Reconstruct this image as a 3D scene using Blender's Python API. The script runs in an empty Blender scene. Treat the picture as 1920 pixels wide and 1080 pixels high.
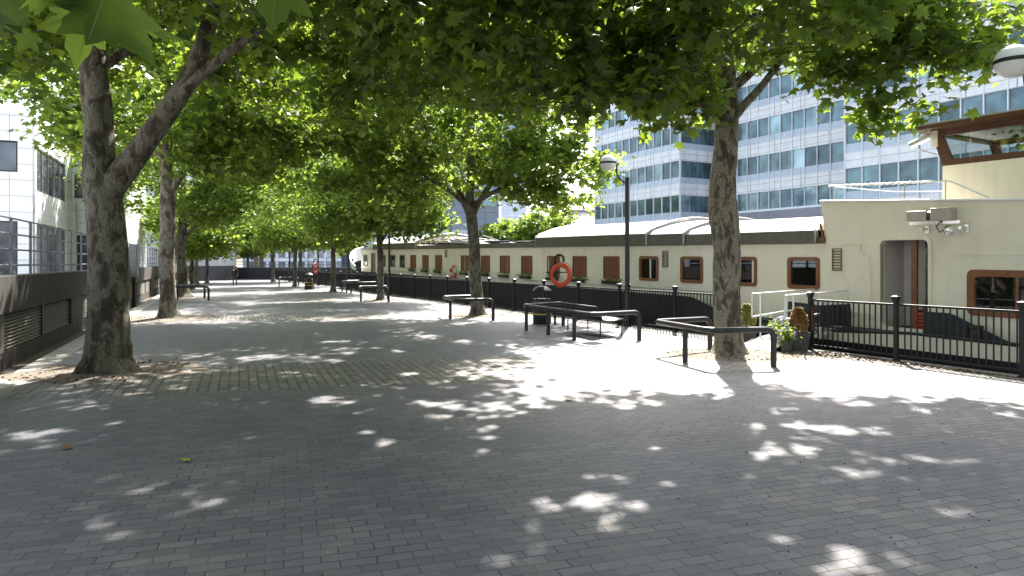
import bpy, bmesh, math, random
import numpy as np
from mathutils import Vector, Matrix

# ------------------------------------------------------------ camera, sky, sun
scene = bpy.context.scene
COL = scene.collection
R = math.radians
H = 2.0
cam_d = bpy.data.cameras.new("Camera")
cam = bpy.data.objects.new("Camera", cam_d)
COL.objects.link(cam)
cam.location = (0, 0, H)
cam.rotation_euler = (R(90), 0, 0)
cam_d.sensor_width = 36.0
cam_d.lens = 24.0
cam_d.shift_y = -48 / 1920
cam_d.clip_start = 0.05
cam_d.clip_end = 3000
scene.camera = cam

SUN_EL, SUN_AZ = 49.0, 13.0            # azimuth measured from +Y towards +X
world = bpy.data.worlds.new("World")
scene.world = world
world.use_nodes = True
wn = world.node_tree
sky = wn.nodes.new("ShaderNodeTexSky")
sky.sky_type = 'NISHITA'
sky.sun_disc = False
sky.sun_elevation = R(SUN_EL)
sky.sun_rotation = R(SUN_AZ)
sky.air_density = 1.2
sky.dust_density = 3.0
sky.ozone_density = 1.0
hs = wn.nodes.new("ShaderNodeHueSaturation")
hs.inputs["Saturation"].default_value = 0.6
wn.links.new(sky.outputs[0], hs.inputs["Color"])
wn.links.new(hs.outputs[0], wn.nodes["Background"].inputs[0])
wn.nodes["Background"].inputs[1].default_value = 0.143
sl = bpy.data.lights.new("Sun", 'SUN')
sl.energy = 5.0
sl.angle = R(0.8)
sl.color = (1.0, 0.95, 0.87)
so = bpy.data.objects.new("Sun", sl)
COL.objects.link(so)
sdir = Vector((math.sin(R(SUN_AZ)) * math.cos(R(SUN_EL)), math.cos(R(SUN_AZ)) * math.cos(R(SUN_EL)), math.sin(R(SUN_EL))))
so.rotation_euler = sdir.to_track_quat('Z', 'Y').to_euler()
scene.view_settings.view_transform = 'Standard'
scene.view_settings.look = 'None'
scene.view_settings.exposure = 1.95
scene.view_settings.gamma = 1.0
scene.cycles.max_bounces = 7
scene.cycles.diffuse_bounces = 4
scene.cycles.transmission_bounces = 6
scene.cycles.transparent_max_bounces = 10

random.seed(7)
rng = np.random.default_rng(11)

# ------------------------------------------------------------ materials
def new_mat(name):
    m = bpy.data.materials.new(name)
    m.use_nodes = True
    nt = m.node_tree
    return m, nt, nt.nodes["Principled BSDF"]

def N(nt, typ, **kw):
    n = nt.nodes.new(typ)
    for k, v in kw.items():
        if k == 'inputs':
            for a, b in v.items():
                n.inputs[a].default_value = b
        else:
            setattr(n, k, v)
    return n

def ramp(nt, stops, interp='LINEAR'):
    r = nt.nodes.new("ShaderNodeValToRGB")
    r.color_ramp.interpolation = interp
    el = r.color_ramp.elements
    while len(el) < len(stops):
        el.new(0.5)
    for e, (p, c) in zip(el, stops):
        e.position = p
        e.color = (c[0], c[1], c[2], 1)
    return r

def mat(name, col, rough=0.6, metal=0.0, var=0.12, scale=3.0, bump=0.0, bscale=40.0, spec=0.5, dirt=None, dirt_scale=1.2, coat=0.0):
    """painted / plain surface with a soft two-scale mottling, optional dirt and bump"""
    m, nt, b = new_mat(name)
    tc = N(nt, "ShaderNodeTexCoord")
    n1 = N(nt, "ShaderNodeTexNoise", inputs={"Scale": scale, "Detail": 6.0, "Roughness": 0.6})
    nt.links.new(tc.outputs["Object"], n1.inputs["Vector"])
    c0 = [max(0, c * (1 - var)) for c in col]
    c1 = [min(1, c * (1 + var)) for c in col]
    r = ramp(nt, [(0.3, c0), (0.7, c1)])
    nt.links.new(n1.outputs[0], r.inputs[0])
    out = r.outputs[0]
    if dirt:
        mp = N(nt, "ShaderNodeMapping", inputs={"Scale": (dirt_scale * 3, dirt_scale * 3, dirt_scale * 0.35)})
        nt.links.new(tc.outputs["Object"], mp.inputs[0])
        n2 = N(nt, "ShaderNodeTexNoise", inputs={"Scale": 2.2, "Detail": 8.0, "Roughness": 0.7})
        nt.links.new(mp.outputs[0], n2.inputs["Vector"])
        r2 = ramp(nt, [(0.52, (0, 0, 0)), (0.75, (0.6, 0.6, 0.6))])
        nt.links.new(n2.outputs[0], r2.inputs[0])
        mx = N(nt, "ShaderNodeMix", data_type='RGBA')
        nt.links.new(r2.outputs[0], mx.inputs[0])
        nt.links.new(out, mx.inputs[6])
        mx.inputs[7].default_value = (*dirt, 1)
        out = mx.outputs[2]
    nt.links.new(out, b.inputs["Base Color"])
    rr = N(nt, "ShaderNodeMapRange", inputs={"To Min": max(0.02, rough - 0.08), "To Max": min(1, rough + 0.1)})
    nt.links.new(n1.outputs[0], rr.inputs[0])
    nt.links.new(rr.outputs[0], b.inputs["Roughness"])
    b.inputs["Metallic"].default_value = metal
    b.inputs["Specular IOR Level"].default_value = spec
    b.inputs["Coat Weight"].default_value = coat
    if bump:
        n3 = N(nt, "ShaderNodeTexNoise", inputs={"Scale": bscale, "Detail": 4.0})
        nt.links.new(tc.outputs["Object"], n3.inputs["Vector"])
        bp = N(nt, "ShaderNodeBump", inputs={"Strength": bump, "Distance": 0.01})
        nt.links.new(n3.outputs[0], bp.inputs["Height"])
        nt.links.new(bp.outputs[0], b.inputs["Normal"])
    return m

def paving_mat(name, ang, bw, bh, mortar, c1, c2, cm, tint=None, bump=0.5, joint_moss=True, offset=0.5):
    m, nt, b = new_mat(name)
    L = nt.links.new
    tc = N(nt, "ShaderNodeTexCoord")
    # a slight wobble so the joints are not ruler straight
    nw = N(nt, "ShaderNodeTexNoise", inputs={"Scale": 2.5, "Detail": 2.0})
    L(tc.outputs["Object"], nw.inputs["Vector"])
    vs = N(nt, "ShaderNodeVectorMath", operation='MULTIPLY_ADD')
    L(nw.outputs["Color"], vs.inputs[0]); vs.inputs[1].default_value = (0.03, 0.03, 0); 
    L(tc.outputs["Object"], vs.inputs[2])
    mp = N(nt, "ShaderNodeMapping", inputs={"Rotation": (0, 0, -ang)})
    L(vs.outputs[0], mp.inputs[0])
    br = N(nt, "ShaderNodeTexBrick", offset=offset, inputs={"Scale": 1.0, "Mortar Size": mortar, "Mortar Smooth": 0.35, "Bias": 0.0,
          "Brick Width": bw, "Row Height": bh, "Color1": (0, 0, 0, 1), "Color2": (1, 1, 1, 1), "Mortar": (0.5, 0.5, 0.5, 1)})
    L(mp.outputs[0], br.inputs["Vector"])
    base = ramp(nt, [(0.0, c1), (0.45, [(a + q) / 2 for a, q in zip(c1, c2)]), (1.0, c2)])
    L(br.outputs["Color"], base.inputs[0])
    # broad stains
    n1 = N(nt, "ShaderNodeTexNoise", inputs={"Scale": 0.55, "Detail": 7.0, "Roughness": 0.65})
    L(tc.outputs["Object"], n1.inputs["Vector"])
    r1 = ramp(nt, [(0.3, (0.68, 0.71, 0.82)), (0.5, (1, 1, 1)), (0.70, (1.45, 1.36, 1.20))])
    L(n1.outputs[0], r1.inputs[0])
    mu = N(nt, "ShaderNodeMix", data_type='RGBA', blend_type='MULTIPLY', inputs={0: 1.0})
    L(base.outputs[0], mu.inputs[6]); L(r1.outputs[0], mu.inputs[7])
    # fine grain
    n2 = N(nt, "ShaderNodeTexNoise", inputs={"Scale": 90.0, "Detail": 3.0})
    L(tc.outputs["Object"], n2.inputs["Vector"])
    r2 = ramp(nt, [(0.3, (0.82, 0.82, 0.82)), (0.7, (1.18, 1.18, 1.18))])
    L(n2.outputs[0], r2.inputs[0])
    mu2 = N(nt, "ShaderNodeMix", data_type='RGBA', blend_type='MULTIPLY', inputs={0: 1.0})
    L(mu.outputs[2], mu2.inputs[6]); L(r2.outputs[0], mu2.inputs[7])
    # joints: dark soil with mossy stretches
    n3 = N(nt, "ShaderNodeTexNoise", inputs={"Scale": 3.1, "Detail": 5.0, "Roughness": 0.75})
    L(tc.outputs["Object"], n3.inputs["Vector"])
    rj = ramp(nt, [(0.48, cm), (0.58, (0.13, 0.125, 0.05) if joint_moss else [c * 1.5 for c in cm])])
    L(n3.outputs[0], rj.inputs[0])
    # joints partly filled: strength varies
    rf = ramp(nt, [(0.35, (0.45, 0.45, 0.45)), (0.6, (1, 1, 1))])
    n4 = N(nt, "ShaderNodeTexNoise", inputs={"Scale": 1.7, "Detail": 4.0})
    L(tc.outputs["Object"], n4.inputs["Vector"]); L(n4.outputs[0], rf.inputs[0])
    fm = N(nt, "ShaderNodeMath", operation='MULTIPLY')
    L(br.outputs["Fac"], fm.inputs[0]); L(rf.outputs[0], fm.inputs[1])
    mx = N(nt, "ShaderNodeMix", data_type='RGBA')
    L(fm.outputs[0], mx.inputs[0]); L(mu2.outputs[2], mx.inputs[6]); L(rj.outputs[0], mx.inputs[7])
    out = mx.outputs[2]
    vg = N(nt, "ShaderNodeTexVoronoi", inputs={"Scale": 2.6, "Randomness": 1.0})
    L(tc.outputs["Object"], vg.inputs["Vector"])
    rg = ramp(nt, [(0.035, (1, 1, 1)), (0.06, (0, 0, 0))]); L(vg.outputs["Distance"], rg.inputs[0])
    rc = ramp(nt, [(0.0, (0.07, 0.07, 0.07)), (0.5, (0.3, 0.29, 0.27)), (1.0, (0.10, 0.10, 0.09))], 'CONSTANT'); L(vg.outputs["Color"], rc.inputs[0])
    mg = N(nt, "ShaderNodeMix", data_type='RGBA'); fg_ = N(nt, "ShaderNodeMath", operation='MULTIPLY', inputs={1: 0.55}); L(rg.outputs[0], fg_.inputs[0])
    L(fg_.outputs[0], mg.inputs[0]); L(out, mg.inputs[6]); L(rc.outputs[0], mg.inputs[7]); out = mg.outputs[2]
    if tint:
        v = N(nt, "ShaderNodeTexVoronoi", inputs={"Scale": 16.0})
        L(tc.outputs["Object"], v.inputs["Vector"])
        n5 = N(nt, "ShaderNodeTexNoise", inputs={"Scale": 0.9, "Detail": 5.0})
        L(tc.outputs["Object"], n5.inputs["Vector"])
        s = N(nt, "ShaderNodeMath", operation='MULTIPLY_ADD', inputs={1: -0.9, 2: 0.0})
        L(n5.outputs[0], s.inputs[0]); 
        a = N(nt, "ShaderNodeMath", operation='ADD'); L(v.outputs["Distance"], a.inputs[0]); L(s.outputs[0], a.inputs[1])
        rt = ramp(nt, [(0.0, (1, 1, 1)), (0.03, (0, 0, 0))])
        L(a.outputs[0], rt.inputs[0])
        mt = N(nt, "ShaderNodeMix", data_type='RGBA')
        fs = N(nt, "ShaderNodeMath", operation='MULTIPLY', inputs={1: 0.6}); L(rt.outputs[0], fs.inputs[0])
        L(fs.outputs[0], mt.inputs[0]); L(out, mt.inputs[6]); mt.inputs[7].default_value = (*tint, 1)
        out = mt.outputs[2]
    L(out, b.inputs["Base Color"])
    rr = N(nt, "ShaderNodeMapRange", inputs={"To Min": 0.42, "To Max": 0.75})
    L(n1.outputs[0], rr.inputs[0]); L(rr.outputs[0], b.inputs["Roughness"])
    # relief: joints, uneven heights per block, grain
    inv = N(nt, "ShaderNodeMath", operation='MULTIPLY', inputs={1: -1.0}); L(br.outputs["Fac"], inv.inputs[0])
    h1 = N(nt, "ShaderNodeMath", operation='MULTIPLY_ADD', inputs={1: 0.18}); L(br.outputs["Color"], h1.inputs[0]); L(inv.outputs[0], h1.inputs[2])
    h2 = N(nt, "ShaderNodeMath", operation='MULTIPLY_ADD', inputs={1: 0.16}); L(n2.outputs[0], h2.inputs[0]); L(h1.outputs[0], h2.inputs[2])
    bp = N(nt, "ShaderNodeBump", inputs={"Strength": bump, "Distance": 0.012})
    L(h2.outputs[0], bp.inputs["Height"]); L(bp.outputs[0], b.inputs["Normal"])
    return m

def leaf_mat(name, dark, light, trans, tw=0.5):
    m, nt, b = new_mat(name)
    L = nt.links.new
    g = N(nt, "ShaderNodeNewGeometry")
    r = ramp(nt, [(0.0, dark), (0.8, light), (1.0, [light[0] * 1.5, light[1] * 1.15, light[2]])])
    L(g.outputs["Random Per Island"], r.inputs[0])
    L(r.outputs[0], b.inputs["Base Color"])
    b.inputs["Roughness"].default_value = 0.5
    b.inputs["Specular IOR Level"].default_value = 0.3
    t = N(nt, "ShaderNodeBsdfTranslucent")
    r2 = ramp(nt, [(0.0, [c * 0.5 for c in trans]), (1.0, [c * 1.12 for c in trans])])
    L(g.outputs["Random Per Island"], r2.inputs[0]); L(r2.outputs[0], t.inputs["Color"])
    ms = N(nt, "ShaderNodeMixShader", inputs={0: tw})
    L(b.outputs[0], ms.inputs[1]); L(t.outputs[0], ms.inputs[2])
    L(ms.outputs[0], nt.nodes["Material Output"].inputs[0])
    return m

def bark_mat(name, k=1.0):
    m, nt, b = new_mat(name)
    L = nt.links.new
    tc = N(nt, "ShaderNodeTexCoord")
    mp = N(nt, "ShaderNodeMapping", inputs={"Scale": (1.0, 1.0, 0.45)})
    L(tc.outputs["Object"], mp.inputs[0])
    nd = N(nt, "ShaderNodeTexNoise", inputs={"Scale": 6.5, "Detail": 4.0, "Roughness": 0.55, "Distortion": 0.6})
    L(mp.outputs[0], nd.inputs["Vector"])
    r = ramp(nt, [(0.38, (0.075 * k, 0.06 * k, 0.042 * k)), (0.435, (0.14 * k, 0.115 * k, 0.085 * k)), (0.50, (0.17 * k, 0.145 * k, 0.11 * k)),
                  (0.53, (0.30 * k, 0.27 * k, 0.225 * k)), (0.62, (0.25 * k, 0.225 * k, 0.175 * k))])
    vc = N(nt, "ShaderNodeTexVoronoi", inputs={"Scale": 7.0})
    dv = N(nt, "ShaderNodeVectorMath", operation='MULTIPLY_ADD'); L(nd.outputs["Color"], dv.inputs[0]); dv.inputs[1].default_value = (.45, .45, .45); L(mp.outputs[0], dv.inputs[2])
    L(dv.outputs[0], vc.inputs["Vector"])
    sc_ = N(nt, "ShaderNodeSeparateColor"); L(vc.outputs["Color"], sc_.inputs[0])
    mv = N(nt, "ShaderNodeMath", operation='MULTIPLY_ADD', inputs={1: 0.20, 2: -0.10}); L(sc_.outputs[0], mv.inputs[0])
    av = N(nt, "ShaderNodeMath", operation='ADD'); L(nd.outputs[0], av.inputs[0]); L(mv.outputs[0], av.inputs[1])
    L(av.outputs[0], r.inputs[0])
    v = N(nt, "ShaderNodeTexVoronoi", feature='DISTANCE_TO_EDGE', inputs={"Scale": 17.0})
    nv = N(nt, "ShaderNodeVectorMath", operation='MULTIPLY_ADD'); 
    L(nd.outputs["Color"], nv.inputs[0]); nv.inputs[1].default_value = (0.25, 0.25, 0.25); L(mp.outputs[0], nv.inputs[2])
    L(nv.outputs[0], v.inputs["Vector"])
    rv = ramp(nt, [(0.0, (0.45, 0.42, 0.38)), (0.12, (1, 1, 1))])
    L(v.outputs[0], rv.inputs[0])
    mu = N(nt, "ShaderNodeMix", data_type='RGBA', blend_type='MULTIPLY', inputs={0: 0.8})
    L(r.outputs[0], mu.inputs[6]); L(rv.outputs[0], mu.inputs[7])
    n2 = N(nt, "ShaderNodeTexNoise", inputs={"Scale": 60.0, "Detail": 5.0})
    L(tc.outputs["Object"], n2.inputs["Vector"])
    r2 = ramp(nt, [(0.3, (0.75, 0.75, 0.75)), (0.7, (1.2, 1.2, 1.15))]); L(n2.outputs[0], r2.inputs[0])
    mu2 = N(nt, "ShaderNodeMix", data_type='RGBA', blend_type='MULTIPLY', inputs={0: 1.0})
    L(mu.outputs[2], mu2.inputs[6]); L(r2.outputs[0], mu2.inputs[7])
    L(mu2.outputs[2], b.inputs["Base Color"])
    b.inputs["Roughness"].default_value = 0.85
    h = N(nt, "ShaderNodeMath", operation='MULTIPLY_ADD', inputs={1: 0.5}); L(v.outputs[0], h.inputs[0]); L(nd.outputs[0], h.inputs[2])
    h2 = N(nt, "ShaderNodeMath", operation='MULTIPLY_ADD', inputs={1: 0.25}); L(n2.outputs[0], h2.inputs[0]); L(h.outputs[0], h2.inputs[2])
    bp = N(nt, "ShaderNodeBump", inputs={"Strength": 0.9, "Distance": 0.05}); L(h2.outputs[0], bp.inputs["Height"]); L(bp.outputs[0], b.inputs["Normal"])
    return m

def glass_mat(name, tint=(0.75, 0.8, 0.8), refl=0.12):
    m, nt, b = new_mat(name)
    L = nt.links.new
    nt.nodes.remove(b)
    gl = N(nt, "ShaderNodeBsdfGlossy", inputs={"Roughness": 0.01, "Color": (0.9, 0.93, 0.95, 1)})
    tr = N(nt, "ShaderNodeBsdfTransparent", inputs={"Color": (*tint, 1)})
    fr = N(nt, "ShaderNodeFresnel", inputs={"IOR": 1.5})
    a = N(nt, "ShaderNodeMath", operation='ADD', use_clamp=True, inputs={1: refl}); L(fr.outputs[0], a.inputs[0])
    ms = N(nt, "ShaderNodeMixShader"); L(a.outputs[0], ms.inputs[0]); L(tr.outputs[0], ms.inputs[1]); L(gl.outputs[0], ms.inputs[2])
    L(ms.outputs[0], nt.nodes["Material Output"].inputs[0])
    return m

def facade_glass(name, c1, c2, metal=0.35):
    m, nt, b = new_mat(name)
    L = nt.links.new
    oi = N(nt, "ShaderNodeObjectInfo")
    r = ramp(nt, [(0.0, c1), (0.88, c2), (0.93, [min(.7, c * 1.5 + .1) for c in c2]), (1.0, [min(.7, c * 1.3 + .06) for c in c2])])  # last stops paint a sky reflection into a few paler panes
    L(oi.outputs["Random"], r.inputs[0])
    tc = N(nt, "ShaderNodeTexCoord")
    n = N(nt, "ShaderNodeTexNoise", inputs={"Scale": 0.7, "Detail": 3.0})
    ad = N(nt, "ShaderNodeVectorMath", operation='ADD')
    L(tc.outputs["Object"], ad.inputs[0]); L(oi.outputs["Location"], ad.inputs[1])
    L(ad.outputs[0], n.inputs["Vector"])
    r2 = ramp(nt, [(0.35, (0.6, 0.6, 0.6)), (0.65, (1.25, 1.25, 1.25))]); L(n.outputs[0], r2.inputs[0])
    mu = N(nt, "ShaderNodeMix", data_type='RGBA', blend_type='MULTIPLY', inputs={0: 1.0})
    L(r.outputs[0], mu.inputs[6]); L(r2.outputs[0], mu.inputs[7])
    L(mu.outputs[2], b.inputs["Base Color"])
    b.inputs["Metallic"].default_value = metal
    b.inputs["Roughness"].default_value = 0.06
    bp = N(nt, "ShaderNodeBump", inputs={"Strength": 0.05, "Distance": 0.3}); L(n.outputs[0], bp.inputs["Height"]); L(bp.outputs[0], b.inputs["Normal"])
    return m

def panel_mat(name, col, col2, jw, jh, ang=None, mortar=0.012, joint=(0.25, 0.25, 0.28), rough=0.35, metal=0.0, zc=False):
    """cladding sheets with thin joints; the brick vector is (along facade, height)"""
    m, nt, b = new_mat(name)
    L = nt.links.new
    tc = N(nt, "ShaderNodeTexCoord")
    sep = N(nt, "ShaderNodeSeparateXYZ")
    if ang is not None:
        mp = N(nt, "ShaderNodeMapping", inputs={"Rotation": (0, 0, -ang)}); L(tc.outputs["Object"], mp.inputs[0]); L(mp.outputs[0], sep.inputs[0])
    else:
        L(tc.outputs["Object"], sep.inputs[0])
    cb = N(nt, "ShaderNodeCombineXYZ"); L(sep.outputs[0], cb.inputs[0]); L(sep.outputs[2], cb.inputs[1])
    br = N(nt, "ShaderNodeTexBrick", offset=0.0, inputs={"Scale": 1.0, "Mortar Size": mortar, "Mortar Smooth": 0.1, "Brick Width": jw, "Row Height": jh,
           "Color1": (*col, 1), "Color2": (*col2, 1), "Mortar": (*joint, 1)})
    L(cb.outputs[0], br.inputs["Vector"])
    n = N(nt, "ShaderNodeTexNoise", inputs={"Scale": 1.3, "Detail": 6.0}); L(tc.outputs["Object"], n.inputs["Vector"])
    r = ramp(nt, [(0.3, (0.9, 0.9, 0.9)), (0.7, (1.05, 1.05, 1.05))]); L(n.outputs[0], r.inputs[0])
    mu = N(nt, "ShaderNodeMix", data_type='RGBA', blend_type='MULTIPLY', inputs={0: 1.0}); L(br.outputs["Color"], mu.inputs[6]); L(r.outputs[0], mu.inputs[7])
    L(mu.outputs[2], b.inputs["Base Color"])
    b.inputs["Roughness"].default_value = rough
    b.inputs["Metallic"].default_value = metal
    return m

M = {}
ANG_R = math.atan2(0.88, -0.475)      # direction along the quay
ANG_C = math.atan(0.33)               # paving courses
M['pave'] = paving_mat("clay_pavers", ANG_C, 0.24, 0.115, 0.006, (0.108, 0.107, 0.126), (0.162, 0.155, 0.168), (0.035, 0.032, 0.03), bump=0.8)
M['sett'] = paving_mat("granite_setts", math.atan2(0.93, -0.37), 0.20, 0.15, 0.020, (0.115, 0.11, 0.105), (0.21, 0.20, 0.185), (0.035, 0.026, 0.018), bump=1.0, joint_moss=False)
M['kerb'] = mat("kerb_stone", (0.33, 0.32, 0.30), 0.8, var=0.2, scale=2.0, bump=0.3, dirt=(0.15, 0.13, 0.10))
M['gutter'] = mat("gutter_dirt", (0.07, 0.06, 0.05), 0.95, var=0.4, scale=6.0, bump=0.6, bscale=25)
M['gravel'] = mat("pit_grit", (0.165, 0.138, 0.11), 0.95, var=0.45, scale=45.0, bump=1.0, bscale=70)
M['litter'] = leaf_mat("dry_leaves", (0.08, 0.055, 0.035), (0.22, 0.165, 0.11), (0.15, 0.10, 0.06), 0.1)
M['bark'] = bark_mat("plane_bark", 0.72)
M['bark2'] = bark_mat("plane_bark_pale", 1.05)
M['twig'] = mat("twig_bark", (0.085, 0.068, 0.048), 0.9, var=0.3, scale=8, bump=0.5)
M['leafA'] = leaf_mat("plane_leaf", (0.030, 0.066, 0.020), (0.078, 0.122, 0.030), (0.37, 0.53, 0.05), 0.45)
M['leafB'] = leaf_mat("plane_leaf_bright", (0.035, 0.07, 0.014), (0.085, 0.14, 0.028), (0.44, 0.61, 0.08), 0.48)  # brighter, more translucent copy of leafA, sunlit look put into its colour
M['black'] = mat("black_iron", (0.014, 0.013, 0.014), 0.45, var=0.3, scale=12, bump=0.15, spec=0.4)
M['rail'] = mat("black_tube_paint", (0.020, 0.019, 0.022), 0.38, var=0.35, scale=9, bump=0.15, spec=0.5, dirt=(0.06, 0.055, 0.05))
M['cream'] = mat("cream_ship_paint", (0.86, 0.79, 0.65), 0.42, var=0.04, scale=1.5, bump=0.06, bscale=6, dirt=(0.70, 0.62, 0.49), dirt_scale=0.5)
M['hull'] = mat("black_hull_paint", (0.012, 0.012, 0.014), 0.38, var=0.3, scale=2, bump=0.1, bscale=8)
M['navy'] = mat("dark_canvas", (0.028, 0.032, 0.038), 0.8, var=0.2, scale=10, bump=0.3, bscale=200)
M['roofw'] = mat("white_roof_sheet", (0.40, 0.40, 0.38), 0.4, var=0.08, scale=1.2, dirt=(0.4, 0.38, 0.32))
M['fascia'] = mat("grey_canvas_fascia", (0.135, 0.125, 0.098), 0.7, var=0.15, scale=3, dirt=(0.06, 0.055, 0.045))
M['darkin'] = mat("dark_interior", (0.035, 0.03, 0.027), 0.9, var=0.4, scale=2)
M['inwall'] = mat("lobby_wall", (0.66, 0.60, 0.56), 0.6, var=0.05)
M['wood'] = mat("varnished_wood", (0.22, 0.075, 0.022), 0.35, var=0.3, scale=7, bump=0.1, coat=0.3)
M['wood2'] = mat("wood_shutter", (0.20, 0.07, 0.028), 0.5, var=0.25, scale=9, bump=0.2)
M['mahog'] = mat("dark_mahogany", (0.10, 0.040, 0.020), 0.35, var=0.25, scale=6, coat=0.3)
M['metal'] = mat("weathered_steel", (0.45, 0.40, 0.36), 0.4, metal=0.6, var=0.2, scale=10)
M['chrome'] = mat("polished_steel", (0.75, 0.75, 0.75), 0.15, metal=0.9, var=0.05)
M['white'] = mat("white_paint", (0.72, 0.72, 0.71), 0.35, var=0.05)
M['bronze'] = mat("bronze_grille", (0.22, 0.17, 0.10), 0.5, var=0.2, scale=10)
M['red'] = mat("life_ring_red", (0.62, 0.07, 0.025), 0.5, var=0.15, scale=9)
M['redcrate'] = mat("red_plastic", (0.45, 0.05, 0.03), 0.5, var=0.1)
M['glass'] = glass_mat("clear_glass")
M['glassd'] = glass_mat("ship_glass", (0.5, 0.53, 0.52), 0.10)
M['globe'] = mat("opal_globe", (0.72, 0.72, 0.70), 0.2, var=0.03)
M['fg'] = facade_glass("blue_facade_glass", (0.06, 0.10, 0.125), (0.15, 0.23, 0.27), 0.42)
M['fgl'] = facade_glass("left_window_glass", (0.10, 0.11, 0.14), (0.16, 0.17, 0.21), 0.5)
M['span'] = panel_mat("blue_grey_spandrel", (0.46, 0.52, 0.62), (0.50, 0.56, 0.66), 1.45, 5.0, rough=0.15, joint=(0.3, 0.3, 0.35))
M['band'] = panel_mat("white_band_cladding", (0.80, 0.80, 0.82), (0.76, 0.76, 0.79), 1.45, 0.62, rough=0.3, joint=(0.30, 0.25, 0.27), mortar=0.018)
M['mull'] = mat("white_mullion", (0.74, 0.76, 0.78), 0.35, var=0.03)
M['plinth'] = panel_mat("grey_stone_plinth", (0.25, 0.25, 0.29), (0.33, 0.33, 0.37), 2.2, 0.9, joint=(0.15, 0.15, 0.18), rough=0.6)
M['tileL'] = panel_mat("white_wall_panels", (0.66, 0.67, 0.70), (0.62, 0.63, 0.66), 0.88, 0.72, rough=0.3, joint=(0.27, 0.27, 0.31))
M['tileC'] = panel_mat("pale_cylinder_panels", (0.52, 0.53, 0.56), (0.46, 0.47, 0.51), 1.0, 1.25, rough=0.35, joint=(0.2, 0.2, 0.22))
M['conc'] = mat("pale_concrete", (0.50, 0.49, 0.47), 0.85, var=0.12, scale=1.5, bump=0.2, dirt=(0.3, 0.28, 0.25))
M['wallb'] = mat("stained_wall_coping", (0.022, 0.018, 0.016), 0.85, var=0.3, scale=2, bump=0.35, bscale=20, dirt=(0.12, 0.10, 0.08), dirt_scale=0.9)
M['wallp'] = mat("stained_wall_pier", (0.035, 0.029, 0.025), 0.85, var=0.3, scale=2, bump=0.35, bscale=20, dirt=(0.18, 0.15, 0.12), dirt_scale=0.9)
M['louvre'] = mat("louvre_blade", (0.17, 0.155, 0.13), 0.6, var=0.2, scale=4, dirt=(0.1, 0.09, 0.07))
M['bluerail'] = mat("blue_grey_rail", (0.16, 0.18, 0.22), 0.45, var=0.12)
M['bluebld'] = panel_mat("far_blue_building", (0.30, 0.35, 0.43), (0.36, 0.41, 0.49), 3.0, 3.0, joint=(0.42, 0.46, 0.52), mortar=0.15, rough=0.4)
M['greybld'] = panel_mat("grey_metal_panels", (0.21, 0.24, 0.30), (0.24, 0.27, 0.33), 2.6, 3.2, joint=(0.12, 0.13, 0.17), rough=0.4, mortar=0.05)
M['whiteslab'] = mat("white_slab", (0.62, 0.63, 0.66), 0.5, var=0.05)
M['dkband'] = mat("dark_granite_band", (0.055, 0.052, 0.058), 0.35, var=0.2)
M['pot'] = mat("slate_pot", (0.075, 0.065, 0.072), 0.6, var=0.2)
M['purple'] = mat("purple_petals", (0.38, 0.28, 0.62), 0.6, var=0.3, scale=30)
M['lilac'] = mat("pale_petals", (0.70, 0.66, 0.78), 0.6, var=0.15, scale=30)
M['conY'] = leaf_mat("yellow_conifer", (0.16, 0.17, 0.045), (0.34, 0.32, 0.11), (0.4, 0.4, 0.1), 0.25)
M['conR'] = leaf_mat("russet_conifer", (0.12, 0.12, 0.03), (0.36, 0.17, 0.06), (0.4, 0.25, 0.08), 0.25)
M['gold'] = mat("gold_band", (0.55, 0.40, 0.08), 0.35, metal=0.5, var=0.1)
M['cabinet'] = mat("grey_cabinet_paint", (0.22, 0.23, 0.24), 0.5, var=0.12, dirt=(0.1, 0.1, 0.09))
M['skin'] = mat("skin", (0.45, 0.27, 0.19), 0.6, var=0.05)
M['hair'] = mat("dark_hair", (0.02, 0.014, 0.01), 0.6, var=0.2)
M['cloth'] = mat("black_coat", (0.018, 0.018, 0.022), 0.85, var=0.2)
M['cloth2'] = mat("black_trousers", (0.022, 0.022, 0.03), 0.85, var=0.2)
M['shirt'] = mat("pale_scarf", (0.5, 0.42, 0.4), 0.8, var=0.1)

def water_mat():
    m, nt, b = new_mat("dock_water")
    b.inputs["Base Color"].default_value = (0.02, 0.035, 0.03, 1)
    b.inputs["Roughness"].default_value = 0.08
    tc = N(nt, "ShaderNodeTexCoord")
    n = N(nt, "ShaderNodeTexNoise", inputs={"Scale": 1.8, "Detail": 4.0}); nt.links.new(tc.outputs["Object"], n.inputs["Vector"])
    bp = N(nt, "ShaderNodeBump", inputs={"Strength": 0.5, "Distance": 0.12}); nt.links.new(n.outputs[0], bp.inputs["Height"]); nt.links.new(bp.outputs[0], b.inputs["Normal"])
    return m
M['water'] = water_mat()

# ------------------------------------------------------------ mesh helpers
def wloc(o):
    v = Vector((0, 0, 0))
    while o is not None:
        v = v + o.location
        o = o.parent
    return v

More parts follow.
